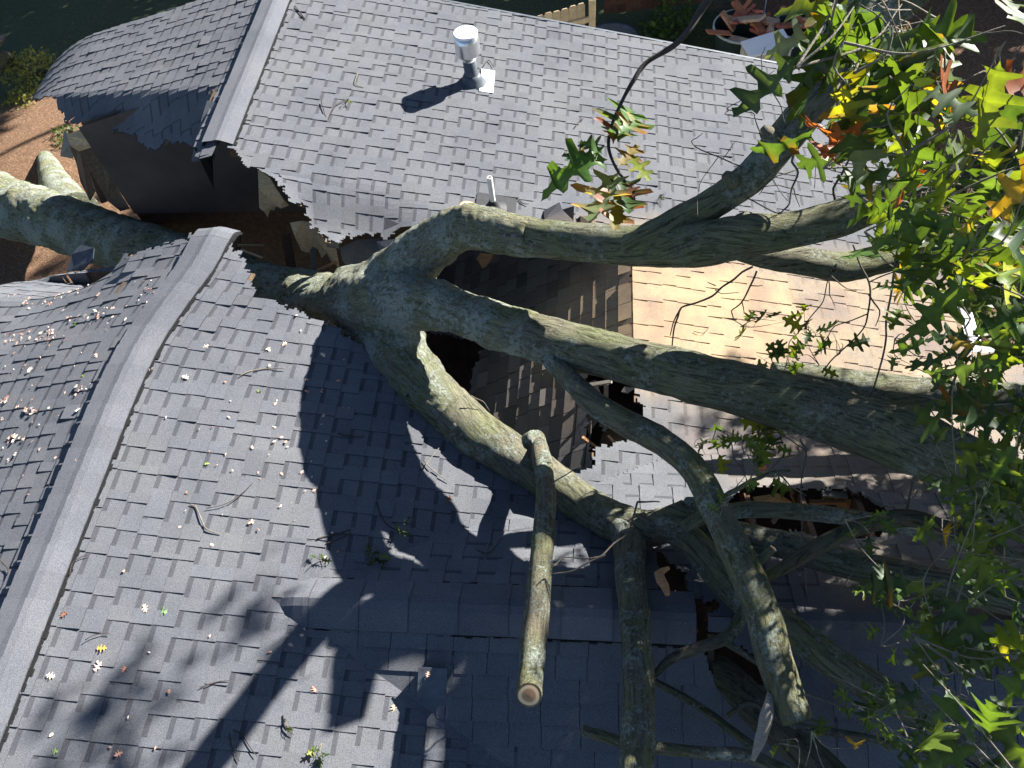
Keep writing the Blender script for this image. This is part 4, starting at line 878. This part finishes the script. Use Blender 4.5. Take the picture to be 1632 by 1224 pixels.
# the rest of the crown, out beyond the right of the picture: unseen, its leaves placed for the shade on the wing
crown_r = random.Random(77)
def crown_cloud(name, targets, size, parent, label):
    """clusters of leaves whose shade falls on the given stretch of roof (x, y at z = -.6 as seen along the sun)"""
    it = []; r = crown_r
    for poly, n, h0, h1 in targets:
        xs_ = [p[0] for p in poly]; ys_ = [p[1] for p in poly]; k = 0; tr = 0
        while k < n and tr < n * 40:
            tr += 1; qx = r.uniform(min(xs_), max(xs_)); qy = r.uniform(min(ys_), max(ys_))
            if not inpoly(qx, qy, poly): continue
            cc = Z(qx, qy, -.6) + SUN * (r.uniform(h0, h1) / SUN[2]); ok_ = 0
            for q in range(8):
                p = cc + np.array([r.gauss(0, .13), r.gauss(0, .13), r.gauss(0, .10)])
                x_, y_ = proj(p); s = (p - C) @ M[2]
                if s > .05 and -60 < x_ < 1500 and -60 < y_ < 1270: continue
                if np.linalg.norm(p - C) < 1.6: continue
                it.append((p, rvec(r), rvec(r, .8), size * r.uniform(.7, 1.2), np.array(r.choice(GREENS)) * r.uniform(.7, 1.2), r.choice(TIPS), r.uniform(-.2, .3))); ok_ = 1
            k += ok_
    for c0 in RIGHT:      # extra clusters added sunward to shade the right-side sprays
        for q in range(8):
            cc = c0 + SUN * r.uniform(.4, 2.8) + rvec(r) * .3
            for w in range(7):
                p = cc + rvec(r) * .2; x_, y_ = proj(p); s = (p - C) @ M[2]
                if (s > .05 and -60 < x_ < 1560 and -60 < y_ < 1270) or (s > .05 and y_ < 420 and x_ < 1632): continue
                it.append((p, rvec(r), rvec(r, .8), size * r.uniform(.7, 1.2), np.array(r.choice(GREENS)) * r.uniform(.7, 1.2), r.choice(TIPS), r.uniform(-.2, .3)))
    o = link(name, leaves_mesh(name, it), parent); tag(o, label, None, None, 'stuff'); return o
crown_cloud('foliage', [([(740, 1010), (1000, 940), (1200, 890), (1400, 880), (1700, 820), (2000, 1400), (680, 1400)], 620, 1.2, 5.5),
                        ([(1270, 440), (1560, 420), (1600, 580), (1290, 575)], 48, 1.4, 4.5), ([(1230, 720), (1632, 640), (1760, 860), (1250, 860)], 110, 1.2, 4.0), ([(1500, 860), (1800, 700), (2300, 1300), (1700, 1300)], 200, .8, 3.0), ([(-10, 1290), (70, 1250), (110, 1340), (0, 1380)], 9, 5.9, 6.5), ([(280, 1090), (340, 1070), (350, 1110), (290, 1130)], 3, 5.6, 6.0)], .16, tree, 'dense crown leaves added beyond the right edge to shade the roof')  # final groups hang free, added to cast soft blotches on the near slope
for a, b in (((7.2, 3.1, -.1, .09), (8.9, 2.6, 1.3, .03)), ((6.9, 2.2, -.1, .08), (8.2, 1.6, 1.1, .03)), ((7.9, 4.3, .8, .08), (9.4, 4.0, 2.0, .03))):
    limb('branch', [a, tuple((np.array(a) + np.array(b)) / 2 + np.array([.1, -.15, .1, 0])), b], tree, MBARK2, 12, .1, px=False)

# ------------------------------------------------------------------ litter on the roof
def surfpt(px, py):
    c = [onR(px, py), onF(px, py), onB(px, py), onL(px, py)]
    R_, F_, B_, L_ = c
    if L_[0] < -.1: return dis(L_) if False else L_, np.array([-T, 0, 1.])
    if F_[1] < YW and F_[2] > -T * F_[0]: return F_, np.array([0, -TW, 1.])
    if B_[1] > YW and B_[2] > -T * B_[0]: return B_, np.array([0, TW, 1.])
    return R_, np.array([T, 0, 1.])
LT = []
pinks = [(.50, .34, .29), (.62, .47, .41), (.42, .24, .18), (.66, .55, .48)]
def single_leaf_mesh(name, c, s, tc=None, ta=.3, mat=None):
    me = leaves_mesh(name, [(np.array([0, -s / 2, 0.]), np.array([0, 1., 0]), np.array([0, 0, 1.]), s, c, tc or c, ta)], mat); return me
MDRY = mat_tone('dry_leaf')
def chip_mesh(c, s_):
    r = R3c; m = MB(); k = r.randint(6, 9); P = [np.array([0, 0, .004 + .3 * s_ * r.random()])]; e = r.uniform(.45, 1)
    for i in range(k):
        a = 2 * math.pi * i / k; q = s_ * r.uniform(.25, .62); P.append(np.array([math.cos(a) * q, math.sin(a) * q * e, .25 * s_ * r.random()]))
    for i in range(k): t_ = r.uniform(.75, 1.1); m.poly([P[0], P[1 + i], P[1 + (i + 1) % k]], tuple(x * t_ for x in c))
    o = m.build('dry_leaf', MDRY); me = o.data; bpy.data.objects.remove(o); return me
R3c = random.Random(3)
DRY = []
for i, c in enumerate(pinks * 3): DRY.append(chip_mesh(c, .030 + .010 * (i % 3)) if i % 4 else single_leaf_mesh('dry_leaf', c, .045, tuple(x * .6 for x in c), .3, MDRY))
def place(me, name, px, py, r, label, cat, group, sc=1.0, h=.014, parent=None):
    P, n = surfpt(px, py); P = dis(P) if P[0] < 2.5 and abs(n[1]) < .01 else P
    n = n / np.linalg.norm(n); o = bpy.data.objects.new(name, me); COL.objects.link(o)
    q = Vector(n).to_track_quat('Z', 'Y') @ Vector((0, 0, 1)).rotation_difference(Vector((r.uniform(-.25, .25), r.uniform(-.25, .25), 1)).normalized())
    o.rotation_mode = 'QUATERNION'; from mathutils import Quaternion
    o.rotation_quaternion = q @ Quaternion((0, 0, 1), r.uniform(0, 6.28)); o.location = Vector(P + n * h); o.scale = (sc,) * 3
    tag(o, label, cat, group); return o
R3 = random.Random(5); cnt = 0
clusters = [(80, 440), (25, 470), (60, 470), (75, 530), (15, 540), (65, 535), (100, 450), (10, 640), (45, 590), (130, 620), (200, 470), (215, 490), (205, 460), (100, 505), (50, 660), (25, 700), (145, 500)]
while cnt < 205:
    if R3.random() < .68: cx_, cy_ = R3.choice(clusters); g_ = R3.choice((4, 6, 14)); px = R3.gauss(cx_, g_ * 1.3); py = R3.gauss(cy_, g_)
    else: px = R3.uniform(0, 330); py = R3.uniform(400, 800)
    if px < 1 or py < 436: continue
    xr = 262 - (py - 450) * .44
    if px > xr - 8: continue
    place(R3.choice(DRY), 'fallen_leaf', px, py, R3, 'tiny pale pink dry leaf among the litter on the left roof slope', 'leaf', 'dry leaves littering the left roof slope', R3.uniform(.5, 1.15)); cnt += 1
cnt = 0
while cnt < 70:
    px = R3.uniform(60, 540) if R3.random() < .8 else R3.uniform(380, 900); py = R3.uniform(480, 1215)
    if R3.random() < .5: px, py = R3.gauss(430, 70), R3.gauss(720, 90)
    if px < 330 - (py - 450) * .42 + 10 or px > 560 or py > 1220: continue
    place(R3.choice(DRY), 'fallen_leaf', px, py, R3, 'tiny whitish dry leaf scattered on the right roof slope', 'leaf', 'dry leaves scattered on the right roof slope', R3.uniform(.4, .9)); cnt += 1
spec = [((238, 590), (.60, .48, .42), 'cream leaf lying on the near ridge cap', .05), ((163, 1034), (.45, .25, .04), 'orange leaf in the shade near the ridge cap foot', .062), ((157, 1063), (.60, .40, .34), 'pale pink crumpled leaf just below the orange leaf', .07),
        ((198, 1068), (.50, .22, .16), 'reddish leaf beside the pale pink crumpled leaf', .05), ((82, 1078), (.55, .45, .36), 'cream leaf beside the left ridge line at lower left', .055), ((232, 970), (.60, .42, .32), 'beige leaf touching the green leaf at lower left', .07),
        ((258, 975), (.12, .2, .08), 'green oak leaf lying at lower left of the roof', .085), ((110, 516), (.07, .16, .02), 'green leaf among pink litter on the left slope', .07), ((131, 600), (.16, .22, .03), 'small lime leaf on the left slope by the dark ridge gap', .05),
        ((330, 740), (.2, .28, .04), 'tiny lime leaf on the middle of the right slope', .04), ((412, 625), (.2, .26, .06), 'tiny green leaf below the curved stick', .04), ((715, 797), (.16, .06, .03), 'rust brown curled leaf in the sunny strip', .075),
        ((103, 980), (.12, .05, .03), 'dark brown curled leaf near the ridge cap', .05), ((422, 558), (.62, .52, .38), 'cream curled leaf above the curved stick', .06), ((448, 550), (.60, .45, .34), 'pale buff leaf near the torn shingle edge', .055), ((512, 567), (.62, .52, .40), 'pale leaf at the edge of the limb shadow', .055),
        ((293, 603), (.58, .47, .40), 'light leaf by the upper ridge of the near slope', .06), ((320, 555), (.56, .45, .38), 'pale pink leaf right of the near ridge cap', .06), ((502, 1098), (.55, .22, .16), 'red leaf on the flat shingles of the front wing slope', .05), ((687, 1070), (.5, .3, .25), 'pink leaf on top of the box vent', .04), ((190, 1202), (.5, .26, .18), 'rose leaf near the bottom edge of the roof', .05), ((88, 1198), (.2, .28, .08), 'small green leaf near the bottom left edge', .05), ((628, 1130), (.4, .33, .2), 'yellowish leaf standing in the sunlit shingle square', .06)]
for (px, py), c, lab, s in spec:
    place(single_leaf_mesh('oak_leaf', c, s, tuple(x * .5 for x in c), .35, MDRY), 'fallen_leaf', px, py, R3, lab, 'leaf', None, 1, .012 if 'box' not in lab else .10)
# small fresh sprigs
for px, py, n, s, lab in ((600, 893, 9, .085, 'bright green leaf sprig lying in the shadow above the wing ridge'), (640, 855, 8, .085, 'sprig with brown-tipped green leaves upright beside the bright sprig'), (655, 642, 6, .06, 'small green sprig beside the lower limb'), (525, 1195, 10, .08, 'green sprig at the bottom edge of the roof'), (522, 902, 4, .06, 'yellow-green sprig at the edge of the long shadow'), (462, 1165, 5, .06, 'wilted sprig on the front wing shingles'), (1058, 322, 4, .05, 'tiny green sprig above the upper limb'), (560, 168, 4, .05, 'small pale sprig with bare stems high on the far slope')):
    P, nn2 = surfpt(px, py); t_ = thing('leaf_sprig', lab, 'sprig', P, 'fresh leaf sprigs on the roof')
    o = spray(P + np.array([0, 0, .07]), .07, n, s, R1, t_, .2, .4, 3, tw=.002, base=P + np.array([-.05, .03, .02]))
# fallen sticks
ST = [([(380, 601), (395, 594), (420, 589), (453, 590)], 4, 'curved brown stick on the near slope'), ([(303, 806), (312, 808), (322, 830), (330, 845), (352, 853)], 4, 'hooked stick on the near slope below the litter'), ([(330, 812), (360, 806), (385, 790), (403, 772)], 3, 'thin twig above the hooked stick'), ([(112, 920), (116, 900), (130, 890), (146, 885)], 3, 'bent twig near the ridge gap'),
      ([(0, 890), (10, 900), (18, 910), (15, 920)], 4, 'short twig at the left picture edge'), ([(138, 1022), (150, 1015), (170, 1010), (177, 1012)], 3, 'arched twig beside the orange leaf'), ([(320, 1097), (345, 1088), (366, 1086)], 3, 'thin straight twig in the shadow band'), ([(372, 1165), (385, 1170), (398, 1190), (410, 1206)], 4, 'wavy twig at the bottom of the roof'), ([(366, 1168), (370, 1190), (382, 1214)], 3, 'long thin twig next to the wavy twig'),
      ([(538, 693), (560, 697), (582, 697)], 4, 'pale straight stick in the shade left of the limb'), ([(506, 860), (520, 856), (540, 853), (560, 845)], 5, 'knobbed pale twig beside the bright sprig'), ([(520, 868), (538, 862), (556, 852)], 4, 'second short pale twig under the knobbed one'), ([(600, 800), (606, 820), (618, 838), (640, 850)], 4, 'curved twig rising to the brown-tipped sprig'),
      ([(670, 760), (680, 740), (700, 715)], 3, 'thin twig lying in the sunny strip'), ([(675, 735), (690, 752), (715, 770)], 3, 'crossing twig in the sunny strip'), ([(760, 880), (780, 886), (800, 862)], 4, 'forked twig in the sunlit patch'), ([(470, 12), (486, 32), (478, 26)], 4, 'forked twig near the far ridge'), ([(512, 165), (522, 190), (536, 170), (556, 160)], 3, 'tangled twig on the far slope'), ([(570, 120), (566, 135), (580, 142)], 3, 'small curled twig left of the flue'),
      ([(770, 108), (778, 98), (786, 110)], 3, 'twig beside the flue flashing'), ([(822, 318), (834, 326), (842, 328)], 3, 'short twig below the vent pipe'), ([(916, 205), (924, 195), (930, 190)], 3, 'small twig in mid far slope'), ([(452, 1140), (455, 1160), (468, 1172)], 4, 'stub of twig near the wilted sprig'), ([(1105, 530), (1120, 533), (1128, 525)], 2, 'dark twig on the sawdust covered roof'), ([(1240, 345), (1270, 350), (1300, 348)], 3, 'twig beyond the upper limb'), ([(70, 905), (66, 915), (60, 925)], 2, 'small twig on the left shingles'), ([(130, 497), (137, 500), (140, 512)], 3, 'dark hooked twig among the pink litter')]
for pts, w_, lab in ST:
    rows = []
    for x, y in pts:
        P, n = surfpt(x, y); P = dis(P) if P[0] < 2.5 and abs(n[1]) < .01 else P; P = P + n / np.linalg.norm(n) * rng.uniform(.012, .03); rows.append([*P, max(.0018, w_ / 2 * ((P - C) @ M[2]) / F * .5)])
    rows[-1][3] *= .6
    me, *_ = tube_mesh('fallen_stick', rows, 7, .2, rng.randint(0, 50), .02); me.materials.append(MTWIG if rng.random() < .85 else MTWIGL)
    o = link('fallen_stick', me); tag(o, lab, 'stick', 'sticks fallen on the roof')

# ------------------------------------------------------------------ the yard beyond
yard_r = random.Random(9)
def fence(name, a, b, zt, zb, mat, label, tone, dog=True, sp=.142, rails=True, post=True):
    a = np.array(a, float); b = np.array(b, float); L = np.linalg.norm(b - a); d = (b - a) / L; n = np.array([-d[1], d[0]])
    t_ = thing(name, label, 'fence', (*a, zb)); m = MB(); k = int(L / sp)
    for i in range(k):
        c = a + d * (i + .5) * sp; hw = sp * .47; tt = yard_r.uniform(.75, 1.15); col = tuple(x * tt for x in tone); z1 = zt + yard_r.uniform(-.01, .01)
        prof = [(-hw, zb), (hw, zb), (hw, z1 - .035), (hw * .6, z1), (-hw * .6, z1), (-hw, z1 - .035)]
        f1 = [(*(c + d * x - n * .0), z) for x, z in prof]; f2 = [(*(c + d * x + n * .018), z) for x, z in prof]
        m.poly(f1, col); m.poly(f2[::-1], col)
        for j in range(6): m.quad(f1[j], f2[j], f2[(j + 1) % 6], f1[(j + 1) % 6], col)
    m.build('fence_boards', mat, t_)
    for z in (zt - .28, (zt + zb) / 2, zb + .25):
        m = MB(); m.beam((*(a - n * .03), z), (*(b - n * .03), z), .04, .09, tone); m.build('rail', mat, t_)
    for p in (b,): m = MB(); m.box((*(p + d * .06), (zt + .05 + zb) / 2), (.055, .055, (zt + .05 - zb) / 2), None, tone); m.build('post', mat, t_)
    return t_
MFEN = mat_tone('fence_board_wood')
fence('board_fence', (1.0, 11.4), (3.42, 12.40), -2.6, GZ, MFEN, 'pale tan new board fence with dog-eared tops behind the roof edge', (.52, .41, .26))
fence('board_fence', (3.66, 14.95), (14.5, 16.6), -2.5, GZ, MFEN, 'dark red-brown weathered board fence in deep shade beyond the yard', (.15, .07, .045))
def tub(px, py, rad, h, label, fill):
    P = Z(px, py, GZ + h); t_ = thing('round_tub', label, 'tub', (P[0], P[1], GZ), 'tubs of rubble in the yard')
    lathe('tub_wall', (P[0], P[1], GZ), [(rad * .85, 0), (rad * .97, h * .9), (rad, h * .98), (rad * 1.03, h), (rad * .98, h), (rad * .93, h * .9), (rad * .8, .1)], simple('dark_green_plastic', (.03, .05, .045), .5), t_)
    lathe('tub_rim', (P[0], P[1], GZ), [(rad * 1.0, h - .01), (rad * 1.05, h - .01), (rad * 1.05, h + .02), (rad * .99, h + .022)], simple('pale_rim', (.5, .55, .5), .5), t_, 32, False)
    for k in range(fill):
        m = MB(); A_ = np.array([P[0] + yard_r.uniform(-.6, .6) * rad, P[1] + yard_r.uniform(-.6, .6) * rad, GZ + h * .75 + yard_r.uniform(0, .25)])
        tone = yard_r.choice(((.5, .18, .09), (.6, .42, .3), (.4, .12, .08), (.55, .3, .18)))
        m.beam(A_, A_ + np.array([yard_r.uniform(-.5, .5), yard_r.uniform(-.5, .5), yard_r.uniform(.0, .3)]), yard_r.uniform(.06, .2), yard_r.uniform(.02, .07), tone); m.build('wood_scrap', MTONE, t_)
tub(1185, 42, .52, .5, 'large round tub heaped with orange wood scraps', 22); tub(1275, 40, .42, .5, 'smaller round tub with scraps right of the large one', 10)
P = Z(975, 62, GZ + .3); me, *_ = tube_mesh('hoop', [[P[0] + .5 * math.cos(a), P[1] + .5 * math.sin(a), GZ + .32, .012] for a in np.linspace(0, 6.2, 20)], 8, 0); me.materials.append(MDPIPE)
t_ = thing('round_basin', 'dark round basin half hidden behind the far roof edge', 'basin', (P[0], P[1], GZ)); lathe('basin_wall', (P[0], P[1], GZ), [(.42, 0), (.49, .3), (.50, .33), (.46, .3), (.4, .05)], MDPIPE, t_)
bx = thing('storage_chest', 'white storage chest with sloped lid behind the far roof edge', 'chest', Z(1215, 100, GZ)); m = MB()
a, b, c, d = Z(1182, 70, -3.55), Z(1246, 50, -3.55), Z(1262, 78, -3.62), Z(1196, 92, -3.62)
lo = [np.array([p[0], p[1], GZ]) for p in (a, b, c, d)]
for i in range(4): m.quad((a, b, c, d)[i], (a, b, c, d)[(i + 1) % 4], lo[(i + 1) % 4], lo[i])
m.build('chest_body', simple('cream_plastic', (.52, .48, .42), .5), bx); m = MB()
e = np.array([0, 0, .03]); o_ = (a + b + c + d) / 4; L4 = [o_ + (p - o_) * 1.06 + e * .3 for p in (a, b, c, d)]
m.poly([p + e for p in L4][::-1]); [m.quad(L4[i] + e, L4[(i + 1) % 4] + e, L4[(i + 1) % 4], L4[i]) for i in range(4)]; m.build('chest_lid', MWHITE, bx)
for px, py in ((1215, 8), (1320, 10)):
    P = Z(px, py + 30, GZ); t_ = thing('garden_stake', 'thin pale stake rising from the %s tub' % ('large' if px < 1300 else 'smaller'), 'stake', P)
    me, *_ = tube_mesh('stake_rod', [[*P, .012], [P[0] - .03, P[1], GZ + 1.6, .010]], 8, 0); me.materials.append(MWHITE); link('stake_rod', me, t_)
def bush(px, py, h, rad, n, s, label, cat='shrub', r=yard_r, name='shrub', group=None, col=None):
    P = Z(px, py, GZ); t_ = thing(name, label, cat, P, group); it = []
    for k in range(n):
        q = rvec(r) * rad * r.random() ** .4; q[2] = abs(q[2]) * h / rad * .9 + .1; c = np.array(col or r.choice(GREENS)) * r.uniform(.8, 1.6)
        it.append((P + q, rvec(r), rvec(r, 1), s * r.uniform(.7, 1.3), c, c, 0))
    for k in range(5):
        e_ = rvec(r, 1) * rad; e_[2] = abs(e_[2]) * h / rad * .7
        me, *_ = tube_mesh('stem', [[*P, .02], [*(P + e_ * .5 + rvec(r) * .05), .013], [*(P + e_), .005]], 6, 0, 0, .1); me.materials.append(MTWIG); link('stem', me, t_)
    link('foliage', leaves_mesh('foliage', it), t_)
bush(1070, 55, .8, .55, 240, .10, 'leafy shrub in front of the dark fence')
bush(1045, 75, .5, .5, 160, .09, 'low green plant against the far roof edge')
bush(115, 235, .35, .4, 260, .07, 'green tuft at the edge of the lit leaf litter', 'plant', name='grass_tuft')
bush(55, 125, .5, .6, 420, .07, 'yellow-green weeds beside the curled roof corner', 'plant', name='grass_tuft', col=(.16, .17, .05)); bush(45, 165, .3, .4, 200, .06, 'sunlit weeds under the roof corner', 'plant', name='grass_tuft', col=(.14, .16, .04))
bush(1330, 60, .8, .7, 300, .1, 'shrub behind the storage chest')
# trees standing beyond the yard; their shade keeps the far lawn dark
def lit_spot(p):
    a = (p[2] - GZ) / SUN[2]; gx, gy = p[0] - a * SUN[0], p[1] - a * SUN[1]
    if ((gx + 6.6) / 1.7) ** 2 + ((gy - 10.7) / 2.6) ** 2 < 1: return True
    if (gx - 9.5) ** 2 + (gy - 9.3) ** 2 < 5 and noise.noise(Vector((gx * 2, gy * 2, 0))) > -.1: return True
    a = (p[2] + 2.9) / SUN[2]; gx, gy = p[0] - a * SUN[0], p[1] - a * SUN[1]
    return abs(gx - 2.7) < 1.1 and abs(gy - 12.1) < .7
def yard_tree(x, y, h, rad, label, seed, n=1500, zb=-3.2, s=.26):
    r = random.Random(seed); t_ = thing('yard_tree', label, 'tree', (x, y, GZ), 'trees standing beyond the yard')
    me, *_ = tube_mesh('trunk', [[x, y, GZ - .1, .22], [x + .1, y, GZ + h * .4, .16], [x, y + .1, GZ + h * .9, .05]], 14, .1, seed, .2); me.materials.append(MBARK); link('trunk', me, t_)
    it = []
    for k in range(n // 6):
        q = rvec(r); rr_ = r.random() ** .45
        cc = np.array([x + q[0] * rad * rr_, y + q[1] * rad * rr_, (GZ + h + zb) / 2 + q[2] * (GZ + h - zb) / 2 * rr_])
        for j in range(6):
            c = np.array(r.choice(GREENS)) * r.uniform(.6, 1.2)
            pp = cc + np.array([r.gauss(0, .3), r.gauss(0, .3), r.gauss(0, .22)])
            if lit_spot(pp): continue
            it.append((pp, rvec(r), rvec(r, .8), s * r.uniform(.7, 1.3), c, c, 0))
    link('crown', leaves_mesh('crown', it), t_)
for i, (x, y, h, rad) in enumerate(((-12, 22, 11, 3.2), (-6.5, 22, 10, 3.0), (-1.5, 21.5, 10.5, 3.0), (3.6, 21, 9.5, 2.6), (8.2, 20.5, 9.5, 2.7), (13.0, 20, 9.5, 2.8), (17.5, 18, 9, 2.8))):
    yard_tree(x, y, h, rad, ['broad tree beyond the lawn at far left', 'second tree from the left beyond the lawn', 'tree beyond the lawn behind the far gable', 'tree behind the pale fence', 'tree behind the dark fence', 'tree beyond the right end of the dark fence', 'tree outside the yard at far right'][i], 100 + i, 3800, s=.4)
